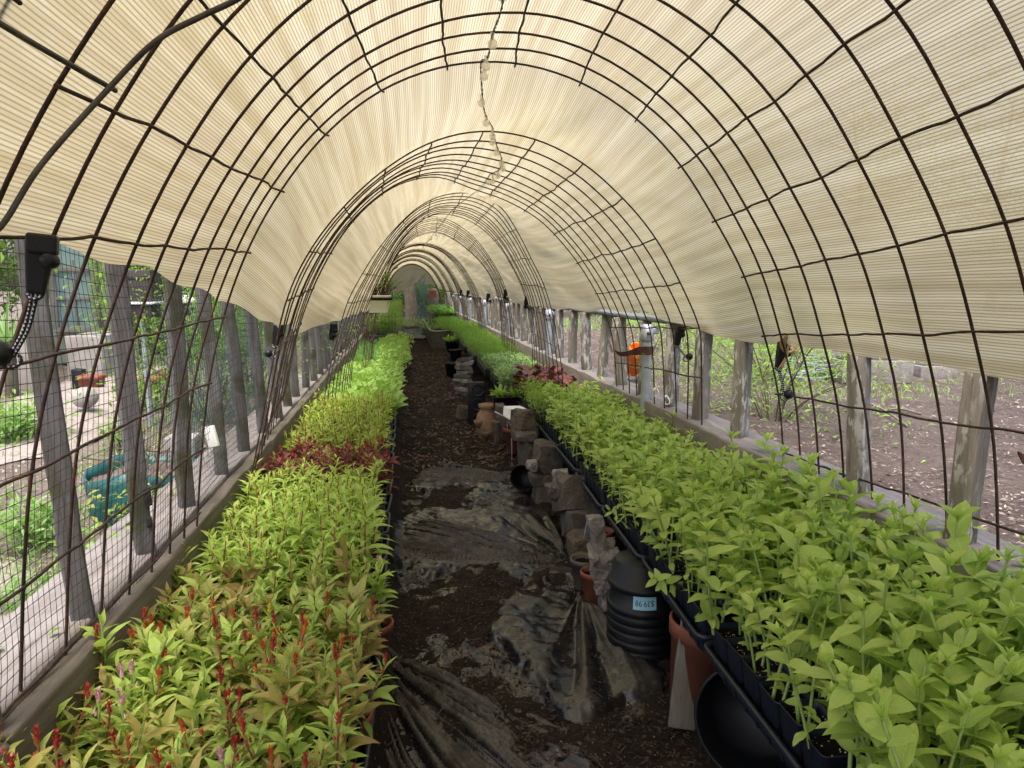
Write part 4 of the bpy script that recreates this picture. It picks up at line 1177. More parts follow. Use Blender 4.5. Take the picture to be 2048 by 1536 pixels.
def celosia(r, h, spike=None, n=13, Ls=1.0, wid=0.33):
    lf, st, sp = MB(), MB(), None
    lean = r.normal(size=2) * 0.04
    def at(z): return np.array([lean[0] * (z / h) ** 1.5 * h * 3, lean[1] * (z / h) ** 1.5 * h * 3, z])
    addtube(st, [at(z) for z in np.linspace(0, h, 6)], np.linspace(0.0030, 0.0016, 6), 6)
    a0 = r.uniform(0, 6.28)
    for k in range(n):
        f = k / (n - 1)
        z = h * (0.16 + 0.82 * f ** 0.9)
        L = Ls * np.interp(f, [0, .25, .6, .85, 1], [0.050, 0.072, 0.066, 0.048, 0.026]) * r.uniform(0.8, 1.2)
        el = np.interp(f, [0, .5, .85, 1], [0.25, 0.55, 0.85, 1.25]) + r.normal() * 0.16
        leaves(lf, at(z), a0 + k * 2.4 + r.normal() * 0.25, el, L, L * wid * r.uniform(0.85, 1.15), 'lance', 5, r.uniform(0.55, 1.2) * (1 - 0.35 * f), r.uniform(0.15, 0.45),
               np.clip(0.15 + 0.5 * f + 0.4 * r.random(), 0, 1), 0, r.normal() * 0.28, 0.12)
    for k in range(4):   # side shoots
        z = h * r.uniform(0.3, 0.8); a = r.uniform(0, 6.28)
        c = at(z) + np.array([math.cos(a), math.sin(a), 0.8]) * 0.012
        for q in range(3):
            L = Ls * r.uniform(0.022, 0.036)
            leaves(lf, c, a + (q - 1) * 1.0, r.uniform(0.5, 1.1), L, L * wid, 'lance', 3, 0.5, 0.3, r.random())
    if spike:
        sp = MB()
        hh = spike
        addtube(st, [at(h), at(h) + [0, 0, 0.02]], 0.0018, 5)
        b = at(h) + [0, 0, 0.008]
        m = int(60 * hh / 0.035)
        t = r.random(m); ang = r.uniform(0, 6.28, m)
        rad = 0.0040 * (1 - t) ** 0.6 * np.clip(t * 8, 0.4, 1) + 0.0006
        pos = b + np.stack([rad * np.cos(ang), rad * np.sin(ang), t * hh], -1)
        leaves(sp, pos, ang, 0.75 + 0.5 * r.random(m), 0.0072, 0.0030, 'diamond', 2, -0.3, 0.3, r.random(m))
        th = np.linspace(0, 1, 7)
        V, F = lathe(np.stack([np.maximum(0.0036 * (1 - th) ** 0.6, 1e-4), th * hh], -1), 8)
        sp.add(V + b, F, None, 0.5)
        for q in range(2):   # small side tips
            a = r.uniform(0, 6.28); c = at(h * 0.93) + np.array([math.cos(a), math.sin(a), 0]) * 0.008
            V, F = lathe(np.stack([np.maximum(0.0026 * (1 - th) ** 0.6, 1e-4), th * hh * 0.45], -1), 6)
            sp.add(xf(V, c, (0.25 * math.sin(a), 0.25 * math.cos(a), 0)), F, None, 0.5)
    return dict(leaves=(lf, 0), stem=(st, 1), flower_spike=(sp, 2) if sp else None)

def lettuce(r, h):
    lf = MB()
    n = 9
    az = np.arange(n) * 2.4 + r.uniform(0, 6)
    leaves(lf, np.zeros((n, 3)) + [0, 0, 0.01], az, np.linspace(0.7, 1.35, n), h * r.uniform(0.8, 1.2, n), h * r.uniform(0.30, 0.42, n), 'spat', 5, r.uniform(0.4, 1.1, n), 0.3, r.random(n), 0, r.normal(size=n) * 0.2, 0.25)
    return dict(leaves=(lf, 0))
def grass(r, h):
    lf = MB(); n = 10
    leaves(lf, r.normal(size=(n, 3)) * [0.012, 0.012, 0], r.uniform(0, 6.28, n), r.uniform(1.15, 1.5, n), h * r.uniform(0.7, 1.25, n), 0.0055, 'strap', 6, r.uniform(0.3, 1.9, n), 0.5, r.random(n))
    return dict(leaves=(lf, 0))
def feathery(r, h, dens=46, L=0.024, wid=0.24, spread=0.034):
    lf, st = MB(), MB()
    addtube(st, [(0, 0, 0), (0.003, 0, h * 0.5), (0, 0.004, h * 0.9)], 0.0018, 4)
    k = dens
    t = r.random(k) ** 0.7
    a = r.uniform(0, 6.28, k); rad = spread * np.sqrt(r.random(k)) * (0.4 + 0.9 * np.sin(np.clip(t, .05, 1) * 2.6))
    pos = np.stack([rad * np.cos(a), rad * np.sin(a), h * (0.25 + 0.72 * t)], -1)
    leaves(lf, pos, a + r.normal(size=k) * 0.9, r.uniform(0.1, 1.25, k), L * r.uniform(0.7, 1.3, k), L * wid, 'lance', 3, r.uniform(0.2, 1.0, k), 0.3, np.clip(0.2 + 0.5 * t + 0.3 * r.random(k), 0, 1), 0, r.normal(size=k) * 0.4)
    return dict(leaves=(lf, 0), stem=(st, 1))
def broad(r, h, n=9, L=0.075):
    lf, st = MB(), MB()
    for k in range(n):
        a = k * 2.4 + r.normal() * 0.3; z = h * (0.35 + 0.6 * k / n)
        tip = np.array([math.cos(a), math.sin(a), 0]) * 0.035 + [0, 0, z]
        addtube(st, [(0, 0, z * 0.4), tip * [0.6, 0.6, 0.95], tip], 0.0014, 4)
        l = L * r.uniform(0.75, 1.2)
        leaves(lf, tip, a, r.uniform(0.0, 0.6), l, l * 0.88, 'round', 5, r.uniform(0.3, 0.9), r.uniform(0.1, 0.35), r.random(), 0, r.normal() * 0.2, 0.16)
    return dict(leaves=(lf, 0), stem=(st, 1))

def make_plant(name, geo, mats, label, cat, group):
    """a plant as an Empty with a mesh per part"""
    t = thing(name, label, cat, group=group)
    for part, g in geo.items():
        if g is None: continue
        mb, mi = g
        mb.build(part, mats[mi], t)
    return t
def plant_mesh(name, geo, mats):
    mb = MB()
    merge_into(mb, geo)
    return mb.mesh(name, mats)
def merge_into(mb, geo, loc=(0, 0, 0), rz=0.0, sc=1.0, tx=0.0, ty=0.0, dlc=0.0):
    m = np.array(Euler((tx, ty, rz)).to_matrix())
    for part, g in geo.items():
        if g is None: continue
        b, mi = g
        for V, (F, _), U, A, n0 in zip(b.V, b.F, b.U, b.A, np.cumsum([0] + [len(v) for v in b.V[:-1]])):
            mb.add((V * sc) @ m.T + np.asarray(loc), F - n0, U, np.clip(A + dlc, 0, 1), mi)

def spots(xf0, xf1, y0, y1, sp, r, jit=0.33):
    out = []
    y = y0
    k = 0
    while y < y1:
        a, b = xf0(y), xf1(y)
        x = a + (0.5 * sp if k % 2 else 0.15 * sp)
        while x < b:
            out.append((x + r.normal() * jit * sp, y + r.normal() * jit * sp)); x += sp
        y += sp * 0.92; k += 1
    return out

def plant_group(name, geos, mats, pts, zf, label, cat, group, r, sc=(0.85, 1.15), tilt_=0.10, single=False, every=None, edge=None):
    """individual plants: first use of every variant moves the prototype, later ones are copies"""
    protos = [None] * len(geos)
    for i, (x, y) in enumerate(pts):
        v = int(r.integers(len(geos))) if every is None else every(i, x, y)
        s = r.uniform(*sc) * (1 + 0.16 * float(vnoise(np.array([x * 6.0, y * 6.0, 1.5]), 5)))
        rot = [r.normal() * tilt_, r.normal() * tilt_, r.uniform(0, 6.28)]
        if edge is not None:
            e = edge(x, y)
            rot = [0.0, e, 0.0] if abs(e) > 0.25 else rot
        if protos[v] is None:
            if single:
                me = plant_mesh(name, geos[v], mats)
                o = obj(name, me); tag(o, label, cat, group)
            else:
                o = make_plant(name, geos[v], mats, label, cat, group)
            protos[v] = o
            o.location = (x, y, zf(x, y)); o.rotation_euler = rot; o.scale = (s, s, s)
        elif single:
            o = protos[v].copy(); COL.objects.link(o)
            o.location = (x, y, zf(x, y)); o.rotation_euler = rot; o.scale = (s, s, s)
        else:
            copy_tree(protos[v], (x, y, zf(x, y)), 0, label, cat, group, s, rot)

def plant_mass(name, geos, mats, pts, zf, label, cat, r, sc=(0.85, 1.15), tilt_=0.12):
    mb = MB()
    for x, y in pts:
        merge_into(mb, geos[int(r.integers(len(geos)))], (x, y, zf(x, y)), r.uniform(0, 6.28), r.uniform(*sc), r.normal() * tilt_, r.normal() * tilt_, r.normal() * 0.12)
    o = mb.build(name, mats)
    return tag(o, label, cat, None, 'stuff')

# ================================================================== TRAYS
def tray_meshes():
    # local: long side along y; z = 0 at the base
    b = MB()
    lo = []
    def ring(w, d, r, z): return np.c_[superloop(w, d, r, 4), np.full(20, z)]
    for w, d, r, z in ((0.235, 0.495, 0.02, 0.0), (0.255, 0.515, 0.025, 0.050), (0.262, 0.522, 0.027, 0.055), (0.282, 0.542, 0.03, 0.056), (0.284, 0.544, 0.03, 0.050), (0.282, 0.542, 0.03, 0.043)): lo.append(ring(w, d, r, z))
    V, F = loft(lo); b.add(V, F)
    li = [ring(0.255, 0.515, 0.025, 0.0535), ring(0.250, 0.510, 0.025, 0.050), ring(0.231, 0.491, 0.02, 0.003)]
    V, F = loft(li); b.add(V, F[:, ::-1])
    V = ring(0.235, 0.495, 0.02, 0.0015); c = np.vstack([V, [[0, 0, 0.0015]]]); idx = np.arange(20)
    b.add(c, np.stack([idx, (idx + 1) % 20, np.full(20, 20)], -1))
    for sx in (-1, 1):   # outer ribs
        for k in range(9):
            y = -0.22 + 0.055 * k
            Vr, Fr = rbox((0.004, 0.012, 0.046), 0.0015); b.add(xf(Vr, (sx * 0.1245, y, 0.025), (0, sx * -0.19 * -1, 0)), Fr)
    tray = b.mesh("tray_body", M['tray'])
    p, s, q = MB(), MB(), MB()
    r2 = np.random.default_rng(9)
    for i in range(3):
        for j in range(6):
            cx, cy = (i - 1) * 0.0835, (j - 2.5) * 0.0845
            zj = 0.002 * r2.normal()
            def rg(w, r, z): return np.c_[superloop(w, w, r, 3) + [cx, cy], np.full(16, z + zj)]
            V, F = loft([rg(0.060, 0.006, 0.005), rg(0.080, 0.010, 0.108), rg(0.0825, 0.010, 0.110), rg(0.0825, 0.010, 0.112), rg(0.079, 0.010, 0.112), rg(0.077, 0.010, 0.095)])
            p.add(V, F)
            n = 9
            xs = np.linspace(-0.0385, 0.0385, n); X, Y = np.meshgrid(xs + cx, xs + cy, indexing='ij')
            Z = 0.095 + zj + 0.005 * fbm(np.stack([X * 60, Y * 60, X * 0 + i], -1), 2, 7)
            s.add(np.stack([X, Y, Z], -1).reshape(-1, 3), grid_faces(n, n))
            for _ in range(10):
                a, c2 = r2.uniform(-0.035, 0.035, 2); rr = r2.uniform(0.0009, 0.0022)
                oc = np.array([(1, 0, 0), (-1, 0, 0), (0, 1, 0), (0, -1, 0), (0, 0, 1), (0, 0, -1)]) * rr * r2.uniform(0.7, 1.3, (6, 1))
                fc = np.array([(0, 2, 4), (2, 1, 4), (1, 3, 4), (3, 0, 4), (2, 0, 5), (1, 2, 5), (3, 1, 5), (0, 3, 5)])
                q.add(oc + [cx + a, cy + c2, 0.099 + zj], fc, None, 0.5, 1)
    cells = p.mesh("cell_pots", M['tray'])
    for V, (F, mi), U, A in zip(q.V, q.F, q.U, q.A): s.V.append(V); s.F.append((F - 0 + 0, mi)); s.U.append(U); s.A.append(A)
    # rebuild face offsets of the speck part
    so = MB(); n0 = 0
    k = 0
    for V, (F, mi), U, A in zip(s.V, s.F, s.U, s.A):
        so.add(V, F - F.min(), U, A, mi)
    soil = so.mesh("soil", [M['potsoil'], M['perlite']])
    if soil.polygons[0].normal.z < 0: soil.flip_normals()
    return tray, cells, soil
TRAY = tray_meshes()
def tray(loc, rz, label, group, rot=None):
    t = thing("seedling_tray", label, "seedling tray", loc, rz, group, rot)
    for nm, me in zip(("tray_body", "cell_pots", "soil"), TRAY): obj(nm, me, t)
    return t

def redge(Y): return np.interp(Y, [0.5, 1.4, 3.6, 5.5], [0.655, 0.672, 0.725, 0.735]) + np.minimum(0, drift(Y) + 0.07)
RZ0 = 0.285
for k in range(9):
    Yc = 1.03 + 0.553 * k - 0.27
    a = math.atan2(redge(Yc + .3) - redge(Yc - .3), 0.6)
    tray((redge(Yc) + 0.142, Yc, RZ0 + 0.003 * rng.normal()), -a + 0.012 * rng.normal(), "black cell tray of seedlings along the right bench edge, %s tray from the front" % ORD[k], "black trays along the right bench")
for k in range(9):
    Yc = 1.10 + 0.553 * k - 0.27
    tray((min(redge(Yc) + 0.142 + 0.290, 1.02 + drift(Yc)) - 0.0, Yc, RZ0 - 0.03), 0.02 * rng.normal(), "black tray in the back row of the right bench against the hoop wires, %s tray from the front" % ORD[k], "black back-row trays of the right bench") if False else None
for k in range(21):
    Yc = 0.92 + 0.292 * k
    tray((-0.395 + drift(Yc), Yc, 0.165), math.pi / 2 + 0.02 * rng.normal(), "black cell tray lying across the left bed, %s tray from the front" % ORD[k], "black trays of the left bed")
# boards the right trays stand on
for k, (y0, y1) in enumerate(((0.4, 2.4), (2.4, 4.4), (4.4, 6.4))):
    for j, dx in enumerate((0.15, 0.32)):
        V, F = rbox((0.10, y1 - y0 - 0.01, 0.022), 0.004, (1, 16, 1), 0.001, 6, k); mb = MB(); mb.add(V, F)
        ym = (y0 + y1) / 2
        o = mb.build("bench_board", M['plank'], None, True, (redge(ym) + dx, ym, RZ0 - 0.014), (0, 0, -math.atan2(redge(y1) - redge(y0), y1 - y0)))
        tag(o, "grey board under the right trays, %s length from the front on the %s side" % (ORD[k], ("path", "fence")[j]), "board", "boards of the right bench")
# loose black pots filling the strip between the trays and the hoops
def square_pot():
    b = MB()
    def rg(w, r, z): return np.c_[superloop(w, w, r, 3), np.full(16, z)]
    V, F = loft([rg(0.075, 0.008, 0.0), rg(0.105, 0.012, 0.115), rg(0.110, 0.012, 0.116), rg(0.110, 0.012, 0.124), rg(0.105, 0.012, 0.124), rg(0.102, 0.012, 0.108)]); b.add(V, F)
    me = b.mesh("pot_wall", M['tray'])
    s = MB(); xs = np.linspace(-0.051, 0.051, 8); X, Y = np.meshgrid(xs, xs, indexing='ij')
    s.add(np.stack([X, Y, 0.108 + 0.004 * fbm(np.stack([X * 50, Y * 50, X * 0], -1), 2, 3)], -1).reshape(-1, 3), grid_faces(8, 8))
    sm = s.mesh("soil", M['potsoil'])
    if sm.polygons[0].normal.z < 0: sm.flip_normals()
    return me, sm
SQ = square_pot()
for k in range(36):
    Yc = 0.62 + 0.118 * k
    t = thing("square_pot", "black square pot by the right hoop wires, %s pot from the front" % ORD[k], "plant pot", (redge(Yc) + 0.345, Yc, RZ0 - 0.003), 0.05 * rng.normal(), "square pots along the right hoops")
    obj("pot_wall", SQ[0], t); obj("soil", SQ[1], t)

# ================================================================== RIGHT BENCH PLANTS
r1 = np.random.default_rng(21)
zv = [zinnia(r1, h, b) for h, b in ((0.20, 0.9), (0.23, 1.0), (0.25, 1.0), (0.21, 0.95), (0.27, 1.05), (0.24, 0.95), (0.18, 0.85), (0.22, 1.08), (0.255, 0.88), (0.19, 1.02), (0.235, 0.92), (0.265, 1.0))]
zb = [zinnia(r1, h, 1.05, True) for h in (0.27, 0.30)]
ZM = [M['zinnia'], M['zstem'], M['zinnia']]
SOILR = RZ0 + 0.094
zp = spots(lambda y: redge(y) + 0.030, lambda y: 1.125 + min(0.0, float(drift(y)) + 0.03), 0.72, 4.35, 0.0495, r1, 0.28)
zp = sorted(zp, key=lambda p: p[1])
zin, zfar = zp[:300], zp[300:]
LBZ = "broad-leaved yellow-green seedling crowded in the black trays of the right bench front"
def zsc(y): return np.interp(y, [0.7, 1.2, 1.8, 3.0], [1.10, 1.06, 1.0, 0.95])
# taller ones nearest the camera
def zplace():
    protos = [None] * len(zv)
    for i, (x, y) in enumerate(zin):
        v = int(r1.integers(len(zv)))
        s = zsc(y) * r1.uniform(0.86, 1.14) * (1.0 + 0.20 * smooth(0.22, 0.42, x - redge(y))) * (1 + 0.08 * float(vnoise(np.array([x * 7.0, y * 7.0, 0.5]), 3)))
        edge = x - redge(y)
        rot = [r1.normal() * 0.13, r1.normal() * 0.13 - (0.36 * r1.random() if edge < 0.075 else 0), r1.uniform(0, 6.28)]
        loc = (x, y, SOILR)
        if protos[v] is None:
            o = make_plant("zinnia_seedling", zv[v], ZM, LBZ, "seedling", "zinnia seedlings of the right bench")
            o.location = loc; o.rotation_euler = rot; o.scale = (s, s, s); protos[v] = o
        else: copy_tree(protos[v], loc, 0, LBZ, "seedling", "zinnia seedlings of the right bench", s, rot)
zplace()
plant_mass("zinnia_seedlings", zv, ZM, zfar, lambda x, y: SOILR, "dense stand of broad-leaved light green seedlings halfway down the right bench", "seedlings", r1, (0.80, 1.0))
bud_at = [(P(2003, 1075, 1.26), 1.35), (P(1648, 1195, 1.42), 1.0), (P(1855, 1265, 1.20), 1.05), (P(1760, 1300, 1.18), 1.0), (P(1985, 1180, 1.15), 1.2), (P(1800, 1230, 1.35), 1.0)]
blab = ["tall seedling with a big round green bud against the right timber", "budded seedling in the middle of the near right bench", "budded seedling with a yellow-tipped bud near the right front", "short budded seedling at the front of the right bench",
        "tall leafy budded seedling at the right picture edge", "budded seedling just behind the yellow-tipped bud"]
for k, (p, s) in enumerate(bud_at):
    o = make_plant("zinnia_seedling", zb[k % 2], ZM, blab[k], "seedling", "budded zinnia seedlings")
    h = (0.27, 0.30)[k % 2] + 0.055
    sc = max(0.85, (p[2] - SOILR) / h)
    o.location = (p[0], p[1], SOILR); o.scale = (min(sc, 1.5),) * 3; o.rotation_euler = (0, 0, k)
# escaped seedlings hanging over the tray edge
for k, (px, py, Y, s) in enumerate(((1285, 1120, 2.32, 0.62), (1390, 1240, 1.85, 0.68), (1420, 1330, 1.70, 0.7))):
    c = P(px, py, Y)
    o = make_plant("zinnia_seedling", zv[k], ZM, "leggy seedling drooping over the right tray edge %s" % ("above the stacked black pots", "above the weathered plank", "above the terracotta planter")[k], "seedling", "drooping zinnia seedlings")
    o.location = (redge(Y) + 0.035, Y, SOILR - 0.02); o.rotation_euler = (0.25 - 0.3 * k, -0.85 - 0.1 * k, 0.9 * k); o.scale = (s,) * 3

fv = [feathery(r1, 0.17, 44, 0.026, 0.30, 0.040) for _ in range(4)]
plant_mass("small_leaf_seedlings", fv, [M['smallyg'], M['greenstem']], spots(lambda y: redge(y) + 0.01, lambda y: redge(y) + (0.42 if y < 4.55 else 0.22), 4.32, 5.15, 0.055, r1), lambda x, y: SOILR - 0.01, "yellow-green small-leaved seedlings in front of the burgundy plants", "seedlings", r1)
bv = [broad(r1, 0.20, 12, 0.068) for _ in range(3)]
plant_group("burgundy_plant", bv, [M['burgundy'], M['redstem']], spots(lambda y: redge(y) + (0.20 if y < 5.15 else 0.06), lambda y: redge(y) + 0.46, 4.62, 5.62, 0.098, r1), lambda x, y: SOILR, "glossy burgundy-leaved plant on the right bench behind the yellow-green seedlings", "plant", "burgundy plants on the right bench", r1)
# lower black planter with lettuces
def lower_planter():
    c = P(1016, 790, 5.45)
    t = thing("square_planter", "two-cell black planter of young lettuces set lower at the right bench edge", "planter", (c[0], 5.45, 0.265))
    for k in (-1, 1):
        V, F = loft([np.c_[superloop(w, w, 0.012, 3) + [k * 0.062, 0], np.full(16, z)] for w, z in ((0.095, 0), (0.118, 0.095), (0.124, 0.096), (0.124, 0.105), (0.117, 0.105), (0.112, 0.09))])
        mb = MB(); mb.add(V, F); mb.build("cell_pot", M['black'], t)
        xs = np.linspace(-0.057, 0.057, 6); X, Y = np.meshgrid(xs + k * 0.062, xs, indexing='ij')
        mb = MB(); mb.add(np.stack([X, Y, 0.09 + 0 * X], -1).reshape(-1, 3), grid_faces(6, 6)[:, ::-1]); mb.build("soil", M['potsoil'], t)
    lv2 = [lettuce(r1, 0.085) for _ in range(3)]
    pts = [(c[0] + a, 5.45 + b) for a in (-0.09, -0.045, 0.045, 0.09) for b in (-0.03, 0.03)]
    plant_group("lettuce_plant", lv2, [M['lettuce']], pts, lambda x, y: 0.35, "young lettuce in the low two-cell black planter", "seedling", "lettuces in the low planter", r1, (0.8, 1.2), 0.2, True)
    t2 = thing("cinder_block", "dark cinder block carrying the low two-cell planter", "cinder block", (c[0] + 0.02, 5.5, 0.132))
    V, F = rbox((0.20, 0.18, 0.262), 0.012, (5, 5, 7), 0.006, 9, 4); mb = MB(); mb.add(V, F); mb.build("block_body", M['concrete'], t2)
lower_planter()
sv = [feathery(r1, 0.15, 60, 0.024, 0.62, 0.045) for _ in range(4)]
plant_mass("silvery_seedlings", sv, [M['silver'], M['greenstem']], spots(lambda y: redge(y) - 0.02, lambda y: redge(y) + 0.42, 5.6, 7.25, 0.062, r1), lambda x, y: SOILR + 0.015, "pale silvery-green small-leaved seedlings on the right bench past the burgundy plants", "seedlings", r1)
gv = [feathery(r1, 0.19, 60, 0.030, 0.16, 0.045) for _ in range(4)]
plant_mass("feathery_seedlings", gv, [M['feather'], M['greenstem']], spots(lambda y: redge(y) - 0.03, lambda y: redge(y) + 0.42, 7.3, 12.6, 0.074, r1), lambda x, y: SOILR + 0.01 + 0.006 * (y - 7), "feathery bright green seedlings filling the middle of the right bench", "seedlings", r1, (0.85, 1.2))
gr2 = [grass(r1, 0.16) for _ in range(4)]
plant_mass("grassy_seedlings", gr2, [M['feather']], spots(lambda y: redge(y) - 0.12, lambda y: redge(y) + 0.40, 12.9, 16.2, 0.075, r1), lambda x, y: SOILR + 0.06, "fine grassy dark green seedlings in the far metal-edged trough on the right", "seedlings", r1)
plant_mass("leafy_seedlings", [lettuce(r1, 0.17) for _ in range(3)], [M['onion']], spots(lambda y: redge(y) - 0.12, lambda y: redge(y) + 0.42, 16.9, 20.4, 0.10, r1), lambda x, y: SOILR + 0.17, "upright leafy seedlings in the farthest raised black tray on the right", "seedlings", r1)
# black trays and supports under the far right plants
def far_black(y0, y1, z0, z1, dx0, dx1, label):
    ym = (y0 + y1) / 2
    t = thing("seedling_tray", label, "seedling tray", (redge(ym), ym, z0))
    V, F = rbox((dx1 - dx0, y1 - y0, z1 - z0), 0.012, (3, 6, 2), 0.002); mb = MB(); mb.add(V + [(dx0 + dx1) / 2, 0, (z1 - z0) / 2], F); mb.build("tray_body", M['black'], t)
    mb = MB()
    for k in range(int((y1 - y0) / 0.28)):
        V, F = rbox((0.012, 0.24, (z1 - z0) * 0.7), 0.005); mb.add(V + [dx0 - 0.006, -(y1 - y0) / 2 + 0.16 + 0.28 * k, (z1 - z0) * 0.5], F)
    mb.build("cell_wall", M['tray'], t)
for k, (a, b, z0, z1) in enumerate(((5.62, 6.5, .27, .38), (6.52, 7.25, .27, .38), (7.3, 8.6, .27, .38), (8.65, 10.0, .28, .39), (10.05, 11.4, .28, .40), (11.45, 12.6, .28, .41))):
    far_black(a, b, z0, z1, 0.0, 0.40, "long black tray of seedlings on the right bench, %s one past the burgundy plants" % ORD[k])
far_black(16.9, 20.4, 0.38, 0.55, -0.12, 0.40, "farthest raised black tray on the right by the tunnel end")

# ================================================================== LEFT BED PLANTS
r3 = np.random.default_rng(31)
SOILL = 0.165 + 0.094
LX0 = lambda y: -0.668 + drift(y)
LX1 = lambda y: -0.150 + drift(y)
def sub(y0, y1, sp, jit=0.28): return spots(LX0, LX1, y0, y1, sp, r3, jit)
zfl = lambda x, y: SOILL
CM = lambda leaf, stem, spike: [M[leaf], M[stem], M[spike]]
celA = [celosia(r3, h, s, 19, 0.88, 0.29) for h, s in ((0.19, .020), (0.17, .014), (0.205, .024), (0.16, .012), (0.185, .018))]
celG = [celosia(r3, h, None, 18, 0.96, 0.32) for h in (0.17, 0.19, 0.205, 0.18)]
celS = [celosia(r3, h, s, 19, 0.86, 0.28) for h, s in ((0.18, .020), (0.20, .026), (0.165, .015))]
celB = [celosia(r3, h, None, 16, 1.10, 0.35) for h in (0.18, 0.20, 0.16)]
celC = [celosia(r3, h, None, 20, 0.95, 0.27) for h in (0.19, 0.21, 0.225, 0.18, 0.20)]
celD = [celosia(r3, h, 0.012, 15, 1.0, 0.44) for h in (0.17, 0.19, 0.20)]
celE = [celosia(r3, h, None, 13, 0.95, 0.31) for h in (0.20, 0.23, 0.215, 0.19)]
# front rows: mixed bronze plants with red, orange, yellow and pink spikes and broad light green ones
front = sub(0.92, 1.66, 0.053)
r3.shuffle(front)
bands = dict(red=[], orange=[], yellow=[], pink=[], green=[])
for x, y in front:
    u = r3.random()
    if 1.26 < y < 1.45: kind = 'green' if u < 0.62 else ('pink' if u < 0.68 else 'red' if u < 0.88 else 'orange')
    elif y <= 1.26: kind = 'red' if u < 0.42 else ('orange' if u < 0.62 else 'green' if u < 0.97 else 'pink')
    else: kind = 'orange' if u < 0.34 else ('red' if u < 0.60 else 'yellow' if u < 0.70 else 'green')
    bands[kind].append((x, y))
plant_group("red_spiked_plant", celA, CM('celbronze', 'redstem', 'spikered'), bands['red'], zfl, "bronze-leaved plant with a red flower spike in the front rows of the left bed", "flower plant", "red-spiked celosias in the left front", r3, (0.9, 1.2))
plant_group("orange_spiked_plant", celS, CM('celbronze', 'redstem', 'spikeorange'), bands['orange'], zfl, "bronze-green plant with an orange flower spike in the front rows of the left bed", "flower plant", "orange-spiked celosias in the left front", r3, (0.9, 1.15))
plant_group("yellow_spiked_plant", celS[1:], CM('celgreen', 'greenstem', 'spikeyellow'), bands['yellow'], zfl, "green plant with a yellow flower spike among the red-spiked rows", "flower plant", "yellow-spiked celosias in the left front", r3, (1.0, 1.2))
plant_group("pink_spiked_plant", celA[:2], CM('celgreen', 'greenstem', 'spikepink'), bands['pink'], zfl, "light green plant with a pale pink flower spike in the front rows", "flower plant", "pink-spiked celosias in the left front", r3, (1.0, 1.2))
plant_group("green_broadleaf_plant", celG, CM('celmix', 'greenstem', 'spikered'), bands['green'], zfl, "light green plant without flowers in the front rows of the left bed", "flower plant", "green celosias in the left front", r3, (0.95, 1.25))
plant_group("bronze_plant", celB, CM('celbronze', 'redstem', 'spikered'), sub(1.69, 2.03, 0.072), zfl, "large bronze-tinged green plant in the row behind the red-spiked plants", "flower plant", "bronze-tinged celosias of the left bed", r3, (0.95, 1.2))
plant_group("bright_green_plant", celC, CM('celgreen', 'redstem', 'spikeyellow'), sub(2.05, 3.02, 0.057), zfl, "bright fresh green narrow-leaved plant in the tray just before the dark red band", "flower plant", "bright green celosias of the left bed", r3, (0.9, 1.18), 0.10)
dred = sub(3.10, 3.62, 0.060)
plant_group("bronze_plant", celB, CM('celbronze', 'redstem', 'spikered'), dred[2::4], zfl, "bronze-green plant standing among the dark red plants of the left bed", "flower plant", "bronze plants of the maroon band", r3, (0.85, 1.1), 0.10, True)
plant_group("dark_red_plant", celD, CM('celred', 'redstem', 'spikered'), [p for i, p in enumerate(dred) if i % 4 != 2], zfl, "dark red-leaved plant in the maroon band across the left bed", "flower plant", "dark red celosias of the left bed", r3, (0.85, 1.1), 0.10, True)
plant_group("yellow_green_plant", celE, CM('celyellow', 'redstem', 'spikered'), sub(3.65, 5.15, 0.064), zfl, "yellow-green plant with reddish stems behind the maroon band", "flower plant", "yellow-green celosias of the left bed", r3, (0.9, 1.15), 0.10, True)
lv = [lettuce(r3, 0.115) for _ in range(5)]
plant_mass("lettuce_seedlings", lv, [M['lettuce']], sub(5.2, 7.9, 0.056), lambda x, y: 0.285, "dense light green lettuce-like seedlings in the left bed past the yellow-green plants", "seedlings", r3, (0.9, 1.3))
ov = [grass(r3, 0.26) for _ in range(5)]
plant_mass("onion_seedlings", ov, [M['onion']], spots(LX0, lambda y: LX1(y) - 0.1, 8.0, 10.6, 0.080, r3), lambda x, y: 0.22, "tuft of long grass-like onion seedlings in the left bed", "seedlings", r3, (0.9, 1.25))
fl = [feathery(r3, 0.26, 42, 0.045, 0.42, 0.07) for _ in range(3)]
plant_mass("pale_leafy_seedlings", [feathery(r3, 0.24, 40, 0.05, 0.5, 0.07) for _ in range(3)], [M['lettuce'], M['greenstem']], spots(lambda y: LX1(y) - 0.16, lambda y: LX1(y) + 0.08, 8.3, 12.0, 0.11, r3), lambda x, y: 0.20, "pale frilly leafy plants at the path side of the left bed before the cage", "seedlings", r3, (0.8, 1.2), 0.3)
plant_mass("tall_seedlings", fl, [M['herb'], M['greenstem']], spots(LX0, lambda y: LX1(y) - 0.10, 12.2, 14.4, 0.10, r3), lambda x, y: 0.40, "tall thin seedlings in the raised black crate on the left", "seedlings", r3, (0.9, 1.3))
V, F = rbox((0.44, 2.3, 0.16), 0.012, (3, 10, 2), 0.003); mb = MB(); mb.add(V, F)
tag(mb.build("black_crate", M['black'], None, True, (-0.41 + drift(13.3), 13.3, 0.33)), "raised black crate of tall seedlings under the hanging planter", "crate")
